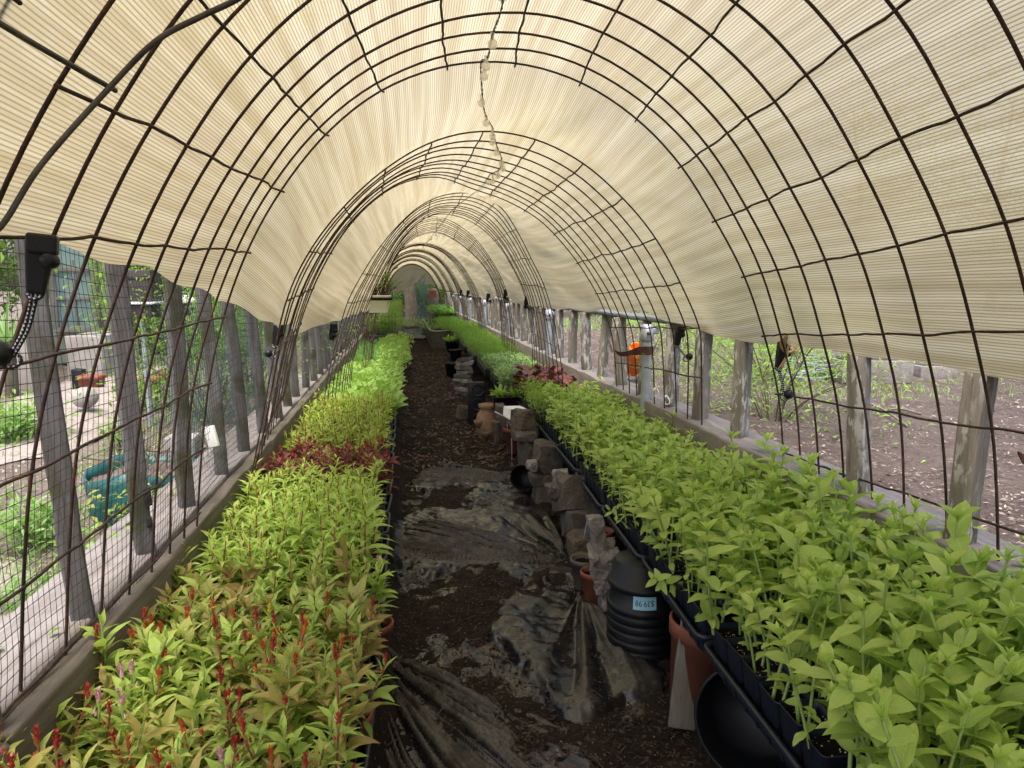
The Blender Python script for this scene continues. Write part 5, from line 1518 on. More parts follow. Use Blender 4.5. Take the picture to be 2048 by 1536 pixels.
def cage():
    mb = MB(); c = np.array([-0.40 + drift(12.3), 12.25, 0.40])
    for k in range(8): addtube(mb, [c + [-0.2 + 0.058 * k, 0, 0], c + [-0.2 + 0.058 * k, 0, 0.34]], 0.003, 4)
    for k in range(4): addtube(mb, [c + [-0.2, 0, 0.02 + 0.1 * k], c + [0.206, 0, 0.02 + 0.1 * k]], 0.003, 4)
    tag(mb.build("wire_cage", M['wire']), "dark wire cage panel in front of the tall seedlings on the left", "wire cage")
cage()
plant_mass("far_green_seedlings", gv, [M['lettuce'], M['greenstem']], spots(lambda y: LX0(y) + 0.1, lambda y: LX1(y) + 0.02, 14.6, 20.5, 0.10, r3), lambda x, y: 0.30 + 0.055 * (y - 14.6), "bright green seedlings stepping up at the far end of the left bed", "seedlings", r3, (1.0, 1.4))
V, F = rbox((0.5, 5.9, 0.25), 0.02, (3, 10, 2), 0.01, 3, 3)
V[:, 2] += np.where(V[:, 2] > 0, 0.055 * (V[:, 1] + 2.95), 0)
mb = MB(); mb.add(V, F)
tag(mb.build("raised_bed", M['beamdark'], None, True, (-0.36 + drift(17.6), 17.6, 0.135), (0, 0, 0.022)), "dark timber raised bed at the far end of the left side", "raised bed")
V, F = rbox((0.03, 5.0, 0.24), 0.006, (1, 16, 2), 0.004, 4, 8); mb = MB(); mb.add(V, F)
tag(mb.build("edging_board", M['plank'], None, True, (-0.085 + drift(13.4), 13.4, 0.12), (0, 0, 0.022)), "grey board edging the left bed along the path", "board")

# ================================================================== THINGS UNDER AND BESIDE THE BENCHES
def round_pot(name, loc, rt, h, mat, label, cat, group=None, rot=(0, 0, 0), soil=True, rb=None, rim=0.012, rimh=0.02):
    rb = rb or rt * 0.72
    t = thing(name, label, cat, loc, 0, group, rot)
    prof = [(0.0, 0), (rb * 0.9, 0), (rb, 0.004), (rt - rim * 0.35, h - rimh), (rt + rim * 0.15, h - rimh + 0.001), (rt + rim * 0.25, h - 0.003), (rt + rim * 0.1, h), (rt - rim * 0.3, h), (rt - rim * 0.5, h - 0.006), (rb - 0.004, 0.008), (0.0, 0.008)]
    V, F = lathe(prof, 32); mb = MB(); mb.add(V, F); mb.build("pot_wall", mat, t)
    if soil:
        n = 10; a = np.linspace(0, 1, n); z = h - 0.022
        rr = rb + (rt - rim * 0.5 - rb) * (z / h)
        V, F = lathe(np.stack([np.maximum(a[::-1] * rr, 1e-4), np.full(n, z)], -1), 20)
        V[:, 2] += 0.006 * fbm(V * 55, 3, 4)
        mb = MB(); mb.add(V, F); mb.build("soil", M['potsoil'], t)
    return t
# terracotta plastic pots with plants on the left bed edge
p = G(752, 1303, 0.175)
round_pot("plant_pot", (p[0] - 0.002, p[1], 0.170), 0.052, 0.095, M['terra'], "terracotta-coloured pot at the tray corner on the left path edge", "plant pot", "terracotta pots on the left edge")
o = make_plant("celosia_plant", celB[0], CM('celgreen', 'redstem', 'spikepink'), "green plant with pinkish tips in the terracotta pot on the left edge", "flower plant", None); o.location = (p[0] - 0.01, p[1], 0.245); o.scale = (1.1,) * 3
o = make_plant("celosia_plant", celA[1], CM('celgreen', 'greenstem', 'spikepink'), "pink-spiked plant sharing the terracotta pot on the left edge", "flower plant", None); o.location = (p[0] + 0.012, p[1] - 0.015, 0.245); o.scale = (1.1,) * 3
p = G(706, 1510, 0.18)
round_pot("plant_pot", (p[0] - 0.01, p[1] + 0.02, 0.172), 0.052, 0.095, M['terra'], "terracotta-coloured pot low at the front left path edge", "plant pot", "terracotta pots on the left edge")

def rough_block(px0, py0, px1, py1, Y, depth, mat, label, name="broken_block", cat="cinder block", seg=13, noise=0.008, nf=11, seed=1, rot=(0, 0, 0), group="broken blocks under the right bench", taper=0.0, r=0.010):
    a, b = P(px0, py0, Y), P(px1, py1, Y)
    w, h = abs(b[0] - a[0]), abs(a[2] - b[2])
    V, F = rbox((w, depth, h), min(r * 0.5, 0.2 * min(w, h, depth)), (seg, seg, seg + 2), noise * 0.75, nf, seed, taper)
    # broken corners: cut by random planes, then roughened
    rc = np.random.default_rng(seed * 7 + 1); hs = np.array([w, depth, h]) / 2
    for _ in range(5):
        nrm = rc.normal(size=3) / hs * hs.min(); nrm /= np.linalg.norm(nrm)
        lim = (np.abs(nrm) * hs).sum() * rc.uniform(0.68, 0.86)
        dd = V @ nrm - lim
        V = V - np.where(dd > 0, dd, 0)[:, None] * nrm * 0.96
    V = V + 0.16 * noise * np.stack([fbm(V * nf * 5 + k, 3, seed + 5 + k) for k in range(3)], -1)
    mb = MB(); mb.add(V, F)
    o = mb.build(name, mat, None, False, ((a[0] + b[0]) / 2, Y + depth / 2, (a[2] + b[2]) / 2), rot)
    return tag(o, label, cat, group)
C_, CP, ST = M['concrete'], M['concpale'], M['stone']
rough_block(1033, 822, 1068, 872, 4.30, 0.13, ST, "rough speckled stone standing on end at the right bench edge", "rough_stone", "stone", seed=2, noise=0.018, taper=0.12, rot=(0, 0, .3))
rough_block(1030, 868, 1074, 884, 4.22, 0.16, C_, "flat broken slab under the rough standing stone", seed=3)
rough_block(1045, 882, 1068, 955, 4.22, 0.14, C_, "narrow web of a broken cinder block under the rough stone", seed=4, rot=(0, 0, .25))
rough_block(1044, 950, 1072, 990, 4.15, 0.16, C_, "lower mossy block below the rough stone", seed=5)
rough_block(1070, 893, 1122, 957, 3.80, 0.16, C_, "squarish broken cinder block behind the tilted slab", seed=6, noise=0.013, rot=(0.05, 0.06, .2))
rough_block(1064, 955, 1112, 972, 3.78, 0.16, C_, "thin broken piece wedged under the squarish block", seed=7)
rough_block(1072, 970, 1104, 1014, 3.78, 0.14, C_, "tapering block foot standing on the film", seed=8, taper=0.15)
rough_block(1056, 925, 1076, 943, 3.74, 0.07, CP, "small jagged lump stuck to the squarish block", seed=9, noise=0.016)
rough_block(1119, 962, 1189, 1028, 3.08, 0.15, C_, "tilted cinder slab with a sharp front edge", seed=10, rot=(-0.35, 0.08, 0.15), noise=0.006, r=0.006)
rough_block(1112, 945, 1142, 985, 3.16, 0.08, CP, "jagged broken top of the tilted cinder slab", seed=11, noise=0.02)
rough_block(1096, 972, 1120, 1000, 3.12, 0.07, C_, "knobby broken lump left of the tilted slab", seed=12, noise=0.018)
rough_block(1134, 1026, 1200, 1084, 3.02, 0.16, C_, "upright block below the tilted slab", seed=13, noise=0.008)
rough_block(1144, 1081, 1202, 1104, 2.86, 0.15, M['stone'], "brown half brick, upper of two above the small pots", seed=14, name="half_brick", cat="brick", noise=0.006)
rough_block(1146, 1104, 1202, 1128, 2.86, 0.15, M['stone'], "brown half brick, lower of two above the small pots", seed=15, name="half_brick", cat="brick", noise=0.006)
rough_block(1186, 1038, 1212, 1118, 2.46, 0.07, CP, "pale narrow broken column at the right tray edge", seed=16, noise=0.016, rot=(0, -0.22, 0))
rough_block(1192, 1108, 1246, 1188, 2.42, 0.14, CP, "pale broken cinder block with a rusty hollow", seed=17, noise=0.022, nf=14)
rough_block(1203, 1186, 1246, 1275, 2.42, 0.14, CP, "lower pale block standing beside the terracotta pot", seed=18, noise=0.009, taper=-0.08)
rough_block(1484, 1482, 1534, 1600, 1.60, 0.10, CP, "pale jagged concrete piece under the near right tray", seed=19, noise=0.018, taper=0.15)
rough_block(993, 812, 1012, 842, 5.0, 0.16, C_, "dark block end behind the wire rack", seed=20)
rough_block(990, 846, 1004, 900, 5.25, 0.10, C_, "rough block standing left of the wire rack", seed=26)
rough_block(914, 812, 936, 846, 6.35, 0.05, ST, "leaning stone slab beside the black pot carrier", "stone_slab", "stone", seed=21, rot=(0, 0.12, 0.4))
for k in range(9):
    y = 792 - k * 8.5
    rough_block(912 + (k % 3) * 2 + k, y - 8.2, 934 + (k % 2) * 3 + k * 0.5, y, 6.75, 0.16, CP if k % 2 else C_, "flat broken slate in the rubble pile, %s from the bottom" % ORD[k], "slate_piece", "stone", seg=5, noise=0.009, seed=30 + k, group="stacked slates under the right bench", rot=(0, 0.05 * (-1) ** k, 0.3 * k), r=0.006)
plate("grey_tile", P(1181, 1058, 2.9), 0.055, 0.095, (0, R(12), R(20)), M['galv'], "thin grey plate leaning by the pale broken column", "plate", None, 0.006)
def white_bracket():
    c = P(1030, 826, 4.5)
    mb = MB()
    V, F = rbox((0.115, 0.10, 0.006), 0.002); mb.add(xf(V, (0, 0, 0.035)), F)
    V, F = rbox((0.006, 0.10, 0.065), 0.002); mb.add(xf(V, (-0.058, 0, 0.003)), F)
    V, F = rbox((0.08, 0.10, 0.005), 0.002); mb.add(xf(V, (-0.09, 0, -0.015), (0, 0.5, 0)), F)
    tag(mb.build("gutter_piece", M['white'], None, False, tuple(c), (0.05, 0.05, 0.35)), "white bent gutter piece lying by the rough stone", "bracket")
white_bracket()
# pots standing on the film
p = G(1169, 1196); round_pot("plant_pot", (p[0] + 0.01, p[1] + 0.05, 0.02), 0.056, 0.125, M['terradark'], "dusty brown pot of soil left of the terracotta pot", "plant pot", "small pots by the pale blocks")
p = G(1188, 1226); round_pot("plant_pot", (p[0] + 0.012, p[1] + 0.05, 0.02), 0.052, 0.125, M['terra'], "small terracotta pot of soil in front of the pale blocks", "plant pot", "small pots by the pale blocks")
p = P(1208, 1110, 2.7); round_pot("plant_pot", (p[0], 2.72, 0.10), 0.045, 0.13, M['terra'], "terracotta pot half hidden behind the pale broken column", "plant pot", "small pots by the pale blocks")
# black pots, stacked upside down, with an upside-down price sticker
def pot_stack():
    t = thing("nursery_pots", "stack of upturned black nursery pots with a price sticker", "plant pots", (0.715, 2.18, 0.012))
    def one(z0, top):
        pr = [(0.106, 0), (0.112, 0.001), (0.1135, 0.006), (0.1135, 0.020), (0.111, 0.024), (0.1065, 0.026)]
        pr += [(0.1055, 0.035), (0.104, 0.05)]
        if top: pr += [(0.098, 0.12), (0.0915, 0.185), (0.089, 0.19), (0.08, 0.192), (0.0, 0.192)]
        V, F = lathe(pr, 48); mb = MB(); mb.add(V + [0, 0, z0], F); return mb
    zs = [0.0, 0.030, 0.060, 0.090, 0.118]
    for z in zs: one(z, False).build("pot_rim", M['black'], t)
    # pot with the sticker, then the top pot
    def cone(z0, h, r0, r1, cap):
        pr = [(r0 + 0.006, z0), (r0 + 0.009, z0 + 0.004), (r0 + 0.009, z0 + 0.018), (r0 + 0.004, z0 + 0.022), (r0, z0 + 0.024), (r1, z0 + h)]
        if cap: pr += [(r1 - 0.004, z0 + h + 0.004), (0, z0 + h + 0.004)]
        V, F = lathe(pr, 48); mb = MB(); mb.add(V, F); return mb
    w = cone(0.148, 0.09, 0.1055, 0.1000, False).build("pot_wall", M['black'], t)
    cone(0.222, 0.085, 0.103, 0.088, True).build("pot_wall", M['black'], t)
    # sticker wrapped on the wall, facing the camera
    a0 = math.atan2(-0.985, -0.20)
    n = 13
    th = np.linspace(-0.36, 0.36, n) + a0
    z = np.array([0.176, 0.2195])
    def rad(zz): return 0.1055 + (0.1000 - 0.1055) * (zz - 0.172) / 0.066 + 0.0008
    V = np.array([[(rad(zz) * math.cos(a), rad(zz) * math.sin(a), zz) for a in th] for zz in z])
    mb = MB(); mb.add(V.reshape(-1, 3), grid_faces(2, n)); st = mb.build("price_sticker", M['sticker'], w)
    cu = bpy.data.curves.new("price_text", 'FONT'); cu.body = "$39.98"; cu.size = 0.026; cu.align_x = 'CENTER'; cu.align_y = 'CENTER'
    to = bpy.data.objects.new("price_text", cu); COL.objects.link(to)
    dg = bpy.context.evaluated_depsgraph_get()
    me = bpy.data.meshes.new_from_object(to.evaluated_get(dg))
    bpy.data.objects.remove(to)
    co = np.zeros(len(me.vertices) * 3); me.vertices.foreach_get("co", co); co = co.reshape(-1, 3)
    x, y = -co[:, 0], -co[:, 1]      # turned upside down
    zz = 0.1985 + y * 1.05; aa = a0 + (x * 0.86) / 0.104
    rr = rad(zz) + 0.0006
    co = np.stack([rr * np.cos(aa), rr * np.sin(aa), zz], -1)
    me.vertices.foreach_set("co", co.ravel()); me.materials.clear(); me.materials.append(M['ink'])
    me.name = "price_text"; me.update()
    obj("price_text", me, w)
pot_stack()
# weathered plank leaning
p = G(1362, 1456)
V, F = rbox((0.075, 0.018, 0.30), 0.004, (3, 1, 8), 0.002, 12, 5); V[:, 2] += 0.15; mb = MB(); mb.add(V, F)
tag(mb.build("leaning_plank", M['plank'], None, True, (p[0], p[1], 0.0), (R(-6), R(6), R(-14))), "short weathered plank leaning between the black pots and the terracotta planter", "plank")
# big terracotta planter and a black pot lying on its side
p = G(1440, 1585)
round_pot("terracotta_planter", (0.775, 1.81, 0.01), 0.102, 0.27, M['terra'], "large terracotta-coloured planter beside the black pot on its side", "planter", None, (0, R(3), 0), False, 0.085, 0.014, 0.045)
def lying_pot(loc, rad, ln, rot, label):
    t = thing("nursery_pot", label, "plant pot", loc, 0, None, rot)
    V, F = lathe([(0.0, 0), (rad * 0.82, 0), (rad * 0.84, 0.004), (rad * 0.9, ln * 0.45), (rad * 0.915, ln * 0.46), (rad * 0.985, ln - 0.02), (rad * 1.01, ln - 0.018), (rad * 1.02, ln - 0.002), (rad, ln), (rad * 0.97, ln), (rad * 0.96, ln - 0.01), (rad * 0.88, ln * 0.4), (rad * 0.80, 0.008), (0, 0.008)], 44)
    mb = MB(); mb.add(V, F); mb.build("pot_wall", M['black'], t)
lying_pot((0.850, 1.600, 0.145), 0.138, 0.145, (R(78), 0, R(-34)), "round black pot lying on its side under the near right tray")
lying_pot((0.625, 4.05, 0.10), 0.075, 0.12, (R(80), 0, R(-30)), "ridged black pot on its side behind the squarish block")
# wire rack with a terracotta bowl pot
def rack():
    y0, y1, x0, x1, h = 4.80, 5.06, 0.615, 0.715, 0.255
    t = thing("wire_rack", "small white-wire rack with a dark mesh top over a terracotta pot", "wire rack", (x0, y0, 0))
    def q(x, y, z): return (x - x0, y - y0, z)
    for yy in (y0, y1):
        mb = MB(); addtube(mb, [q(x0, yy, 0.004), q(x0, yy, h), q(x1, yy, h), q(x1, yy, 0.004), q(x0, yy, 0.004)], 0.0036, 6); mb.build("side_frame", M['galv'], t)
    mb = MB()
    addtube(mb, [q(x0, y0, h), q(x0, y1, h)], 0.0036, 6); addtube(mb, [q(x1, y0, h), q(x1, y1, h)], 0.0036, 6)
    mb.build("top_bar", M['galv'], t)
    mb = MB()
    for k in range(12): addtube(mb, [q(x0 + (x1 - x0) * k / 11, y0, h + 0.002), q(x0 + (x1 - x0) * k / 11, y1, h + 0.002)], 0.0022, 4)
    for k in range(16): addtube(mb, [q(x0, y0 + (y1 - y0) * k / 15, h + 0.004), q(x1, y0 + (y1 - y0) * k / 15, h + 0.004)], 0.0022, 4)
    mb.build("mesh_top", M['net'], t)
    round_pot("plant_pot", (0.665, 5.0, 0.02), 0.088, 0.19, M['terra'], "round terracotta pot under the wire rack", "plant pot", None, (0, 0, 0), True, 0.055, 0.014, 0.03)
rack()
# clay strawberry jar with pockets
def jar():
    c = G(978, 882)
    t = thing("strawberry_jar", "weathered clay strawberry jar with pockets beside the path", "clay jar", (c[0], c[1] + 0.07, 0.0))
    V, F = lathe([(0, 0), (0.065, 0), (0.08, 0.02), (0.098, 0.09), (0.100, 0.15), (0.088, 0.205), (0.066, 0.235), (0.064, 0.25), (0.076, 0.262), (0.078, 0.285), (0.070, 0.287), (0.060, 0.27), (0.0, 0.25)], 32)
    mb = MB(); mb.add(V, F); mb.build("jar_body", M['clay'], t)
    for a, z in ((215, 0.155), (255, 0.075), (300, 0.165), (330, 0.07)):
        V, F = lathe([(0.0, -0.05), (0.02, -0.042), (0.036, -0.012), (0.041, 0.012), (0.036, 0.012), (0.028, -0.012), (0, -0.03)], 18)
        mb = MB(); mb.add(xf(V, (0.098 * math.cos(R(a)), 0.098 * math.sin(R(a)), z), (0, 0, 0)), F); mb.build("pocket", M['clay'], t)
jar()
# black pot carrier on edge, seen as three dark rings
def carrier():
    a, b = P(936, 765, 6.15), P(970, 852, 6.15)
    cx, w, h = (a[0] + b[0]) / 2, b[0] - a[0], a[2] - b[2]
    t = thing("pot_carrier", "black pot carrier tray standing on edge with three round holes", "pot carrier", (cx, 6.15, b[2]))
    V, F = rbox((w, 0.05, h), 0.008); mb = MB(); mb.add(V + [0, 0.03, h / 2], F); mb.build("carrier_plate", M['black'], t)
    for k in range(3):
        V, F = lathe([(0.048, 0), (0.054, 0.002), (0.056, 0.010), (0.052, 0.012), (0.046, 0.004), (0.040, -0.04), (0, -0.04)], 24)
        mb = MB(); mb.add(xf(V, (0.012, 0.0, h * (0.17 + 0.33 * k)), (R(90), 0, 0)), F); mb.build("pot_ring", M['tray'], t)
carrier()
for k, (x, y, r_, h) in enumerate(((905, 757, 0.10, 0.2), (922, 752, 0.09, 0.17), (913, 728, 0.09, 0.16))):
    p = G(x, y) if k < 2 else G(913, 752) + [0, 0.1, 0.19]
    round_pot("nursery_pot", tuple(p + [0, .1, 0]), r_, h, M['black'], ("black pot on the ground past the rubble pile", "second black pot beside the rubble pile", "black pot stacked on top past the rubble pile")[k], "plant pot", "far black pots under the right bench")
def trough():
    # long metal-edged trough at the far right
    t = thing("metal_trough", "long dark trough with a pale metal edge beside the far path", "trough", (0.22 + drift(14) + 0.26, 14.2, 0))
    y1 = 5.2; w = 0.85; h = 0.36
    for nm, sz, ct in (("side_wall", (0.02, y1, h), (0, y1 / 2, h / 2)), ("front_wall", (w, 0.02, h), (w / 2, 0.0, h / 2))):
        V, F = rbox(sz, 0.005, (1, 8, 2), 0.004, 4, 2); mb = MB(); mb.add(V + np.array(ct), F); mb.build(nm, M['beamdark'], t)
    mb = MB(); addtube(mb, spline([(0, y1, h), (0, y1 * .5, h + .01), (0, .02, h), (w * .5, -0.004, h + .004), (w, -0.004, h)], 60), 0.013, 6); mb.build("metal_edge", M['galv'], t)
    V, F = rbox((w - 0.05, y1 - .1, 0.04), 0.01); mb = MB(); mb.add(V + [w / 2, y1 / 2, h - 0.05], F); mb.build("soil", M['potsoil'], t)
    t.rotation_euler = (0, 0, 0.03)
trough()
p = P(905, 690, 11.6); round_pot("plant_pot", (p[0], 11.6, 0.16), 0.12, 0.18, M['black'], "black pot of bright leaves in front of the far trough", "plant pot")
plant_mass("bright_seedlings", lv, [M['lettuce']], [(p[0] + a, 11.6 + b) for a in (-.07, 0, .07) for b in (-.06, .06)], lambda x, y: 0.32, "bright leafy clump in the black pot before the far trough", "seedlings", r3, (0.9, 1.1))

# ------------------------------------------------------------------ hanging planter
def hanging():
    c = P(757, 625, 6.2)
    t = thing("hanging_planter", "cream tapered planter hanging at the left of the tunnel", "hanging planter", tuple(c))
    k = 0.765
    ring = lambda w, d, z: np.c_[superloop(w * k, d * k, 0.03, 5), np.full(24, z)]
    V, F = loft([ring(0.20, 0.15, 0), ring(0.27, 0.20, 0.13), ring(0.285, 0.215, 0.133), ring(0.285, 0.215, 0.147), ring(0.27, 0.20, 0.147), ring(0.26, 0.19, 0.12)]); mb = MB(); mb.add(V, F)
    b = ring(0.20, 0.15, 0.0); mb.add(np.vstack([b, [[0, 0, 0]]]), np.stack([np.arange(24), (np.arange(24) + 1) % 24, np.full(24, 24)], -1)[:, ::-1])
    mb.build("planter_box", M['cream'], t)
    V, F = rbox((0.23, 0.165, 0.02), 0.004); mb = MB(); mb.add(V + [0, 0, 0.115], F); mb.build("soil", M['potsoil'], t)
    # wires up to the hoop
    a, f, kk = arch_at(6.2)
    mb = MB()
    for sx in (-1, 1):
        top = a[np.argmin(np.abs(a[:100, 0] - (c[0] + sx * 0.05)))] if False else None
        ii = int(np.argmin(np.abs(a[:110, 0] - (c[0] + sx * 0.06)))); tp = a[ii] - c
        addtube(mb, [(sx * 0.125, 0, 0.14), tuple(np.array([sx * 0.09, 0, tp[2] * 0.6])), tuple(tp)], 0.0018, 4)
    mb.build("hanger_wire", M['wire'], t)
    r = np.random.default_rng(77); lf, st = MB(), MB()
    for i in range(70):
        x0, y0 = r.uniform(-0.095, 0.10), r.uniform(-0.06, 0.06)
        h = r.uniform(0.09, 0.20); an = r.uniform(0, 6.28); ln = r.uniform(0.0, 0.10)
        tip = np.array([x0 * 1.5 + ln * math.cos(an), y0 + ln * math.sin(an), 0.12 + h])
        addtube(st, spline([(x0, y0, 0.12), (x0 * 1.1, y0, 0.12 + h * 0.5), tip], 6), 0.0018, 4)
        if r.random() < 0.75:
            n = 14
            leaves(lf, tip + r.normal(size=(n, 3)) * 0.016, r.uniform(0, 6.28, n), r.uniform(-0.2, 1.2, n), 0.030, 0.010, 'lance', 3, 0.5, 0.3, r.random(n))
    o = thing("bushy_plant", "half-dry bushy plant growing in the cream hanging planter", "plant", tuple(c))
    lf.build("foliage", M['bush'], o); st.build("stems", M['litter'], o)
hanging()

# ================================================================== GROUND LITTER
def bits(name, mat, pts, zs, L, W, label, r, el=(-.1, .35), prof='diamond'):
    mb = MB(); n = len(pts)
    leaves(mb, np.c_[pts, zs], r.uniform(0, 6.28, n), r.uniform(el[0], el[1], n), L, W, prof, 2, r.uniform(-.4, .6, n), r.uniform(0, .5, n), r.random(n), 0, r.normal(size=n) * 0.3)
    return tag(mb.build(name, mat), label, "litter", None, 'stuff')
r5 = np.random.default_rng(55)
def path_pts(n, y0, y1, x0=-0.1, x1=0.74, pw=1.0):
    y = y0 + (y1 - y0) * r5.random(n) ** pw; x = r5.uniform(x0, x1, n)
    h, d = film_surface(x, y)
    cov = soil_cover(x, y) - 1.1 * film_surface.mask
    z = np.maximum(soil_h(x, y), np.where(y < 5.4, h + 0.016 - 0.034 * smooth(-0.05, 0.45, cov), -1))
    return np.stack([x + drift(y), y], -1), z, cov
pts, z, cov = path_pts(15000, 1.15, 6.5, pw=1.5)
k = (cov > 0.0) | (r5.random(len(cov)) < 0.10)
bits("soil_debris", M['dirtbit'], pts[k], z[k] + 0.002, r5.uniform(0.005, 0.020, k.sum()), r5.uniform(0.003, 0.010, k.sum()), "dark crumbs of soil and bark scattered over the path", r5)
pts, z, cov = path_pts(1700, 1.15, 6.0, pw=1.4)
bits("straw_bits", M['litter'], pts, z + 0.003, r5.uniform(0.004, 0.014, len(z)), r5.uniform(0.002, 0.005, len(z)), "pale straw flecks scattered over the path", r5)
pts, z, cov = path_pts(2200, 4.6, 13, -0.08, 0.72, 1.3)
bits("dry_leaves", M['litter'], pts, z + 0.004, r5.uniform(0.02, 0.05, len(z)), r5.uniform(0.012, 0.026, len(z)), "dry brown leaves lying along the middle of the path", r5, (-.1, .6))
pts, z, cov = path_pts(230, 1.2, 4.6)
bits("thin_twigs", M['litter'], pts, z + 0.004, r5.uniform(0.03, 0.10, len(z)), 0.0022, "thin dry twigs lying on the path", r5, (-.05, .12), 'strap')
n = 42000
y = 1.0 + 14 * r5.random(n) ** 1.6; x = 1.34 + 9 * r5.random(n) ** 1.7
bits("bark_chips", M['chipbit'], np.stack([x + drift(y), y], -1), right_h(x, y) + 0.004, r5.uniform(0.010, 0.040, n) * (0.7 + 0.06 * y), r5.uniform(0.005, 0.014, n) * (0.7 + 0.06 * y), "bark chips and straw mixed into the brown field", r5)
n = 15000
y = 0.6 + 9 * r5.random(n) ** 1.5; x = -0.92 - 4.2 * r5.random(n) ** 1.4
bits("pale_chips", M['palechip'], np.stack([x + drift(y), y], -1), left_h(x, y) + 0.006, r5.uniform(0.008, 0.035, n), r5.uniform(0.004, 0.012, n), "pale wood chips scattered over the left garden", r5)

# ================================================================== LEFT GARDEN
def grow_bag():
    c = np.array([P(258, 900, 2.75)[0] - 0.02, 2.95, GL])
    t = thing("planting_bag", "teal fabric planting bag with sagging rim behind the left posts", "planting bag", tuple(c))
    n = 60; th = np.arange(n) * 2 * np.pi / n
    rows = []
    for z, s in ((0, 0.9), (0.06, 1.0), (0.11, 0.98), (0.16, 1.0), (0.20, 1.03), (0.20, 1.0), (0.17, 0.97), (0.13, 0.95)):
        rr = s * (1 + 0.05 * vnoise(np.stack([np.cos(th) * 3, np.sin(th) * 3, th * 0 + z * 14], -1), 5))
        zz = z + 0.022 * (z / 0.2) * vnoise(np.stack([np.cos(th) * 1.5, np.sin(th) * 1.5, th * 0], -1), 6)
        rows.append(np.stack([0.215 * rr * np.cos(th), 0.20 * rr * np.sin(th), zz], -1))
    V, F = loft(rows); mb = MB(); mb.add(V, F); mb.build("bag_fabric", M['teal'], t)
    V, F = lathe([(0.2, 0.16), (0.1, 0.17), (0.0001, 0.175)], 24); V[:, 2] += 0.02 * fbm(V * 14, 3, 2); mb = MB(); mb.add(V, F); mb.build("soil", M['garden'], t)
    mb = MB(); r = np.random.default_rng(2)
    for i in range(9):
        a, b = r.uniform(-.13, .13, 2); addtube(mb, [(a, b, 0.17), (a + r.normal() * .03, b, 0.23), (a + r.normal() * .06, b, 0.25)], 0.004, 5)
    mb.build("dry_stalks", M['litter'], t)
grow_bag()
def wood_box(loc, size, mat, name, label, cat, seed=0, rz=0.0, group=None):
    V, F = rbox(size, 0.01, (5, 5, 4), 0.006, 4, seed); mb = MB(); mb.add(V + [0, 0, size[2] / 2], F)
    return tag(mb.build(name, mat, None, True, loc, (0, 0, rz)), label, cat, group)
def win_house():
    # small garden house with a tall paned window, far left
    Y = 9.0
    a = P(100, 700, Y); b = P(210, 500, Y)
    x0, x1 = a[0], b[0]
    t = thing("garden_house", "small sage-green garden house with a tall paned window far on the left", "garden house", ((x0 + x1) / 2, Y, GL))
    w = x1 - x0; h = 2.6
    V, F = rbox((w * 1.0, 2.4, h), 0.02); mb = MB(); mb.add(V + [0, 1.27, h / 2], F); mb.build("house_wall", M['sage'], t)
    zt, zb = P(150, 520, Y)[2] - GL, P(150, 655, Y)[2] - GL
    wx0, wx1 = P(112, 600, Y)[0] - (x0 + x1) / 2, P(186, 600, Y)[0] - (x0 + x1) / 2
    V, F = rbox((wx1 - wx0, 0.012, zt - zb + 0.5), 0.003); mb = MB(); mb.add(V + [(wx0 + wx1) / 2, 0.035, (zt + zb) / 2 + 0.25], F); wd = mb.build("window", M['pane'], t)
    mb = MB()
    for xx in (wx0 - 0.025, wx1 + 0.025): V, F = rbox((0.06, 0.05, zt - zb + 0.6), 0.006); mb.add(V + [xx, 0.02, (zt + zb) / 2 + 0.25], F)
    for zz, hh in ((zb - 0.03, 0.06), (zb + (zt - zb) * 0.43, 0.035), (zb + (zt - zb) * 0.86, 0.05)): V, F = rbox((wx1 - wx0, 0.046, hh), 0.005); mb.add(V + [(wx0 + wx1) / 2, 0.022, zz], F)
    V, F = rbox((0.02, 0.04, (zt - zb)), 0.004); mb.add(V + [(wx0 + wx1) / 2, 0.024, (zt + zb) / 2], F)
    mb.build("window_frame", M['wall'], wd)
    V, F = rbox((w + 0.5, 2.9, 0.10), 0.02); mb = MB(); mb.add(V + [0, 1.3, h + 0.05], F); mb.build("roof", M['brownpaint'], t)
win_house()
# low concrete walls
for k, (xa, ya, xb, yb, Y, d) in enumerate(((-40, 672, 74, 745, 6.9, 0.25), (128, 672, 206, 735, 7.2, 0.9))):
    a, b = P(xa, ya, Y), P(xb, yb, Y)
    wood_box(((a[0] + b[0]) / 2, Y + d / 2, GL - 0.02), (b[0] - a[0], d, a[2] - GL + 0.02), M['wall'], "garden_wall", ("low pale concrete wall at the far left edge", "pale concrete step below the paned window")[k], "garden wall", k)
wood_box((P(323, 850, 3.7)[0], 4.0, GL), (0.16, 0.14, 0.11), M['wall'], "stone_block", "small tan stone block behind the teal bag", "stone", 3)
def ball():
    th = np.linspace(-math.pi / 2, math.pi / 2, 12); V, F = lathe(np.stack([np.maximum(np.cos(th), 1e-4) * 0.085, np.sin(th) * 0.075], -1), 20); mb = MB(); mb.add(V, F)
    c = P(170, 795, 5.3); tag(mb.build("round_stone", M['wall'], None, True, (c[0], 5.3, c[2])), "round grey stone lying on the pale garden path", "stone")
ball()
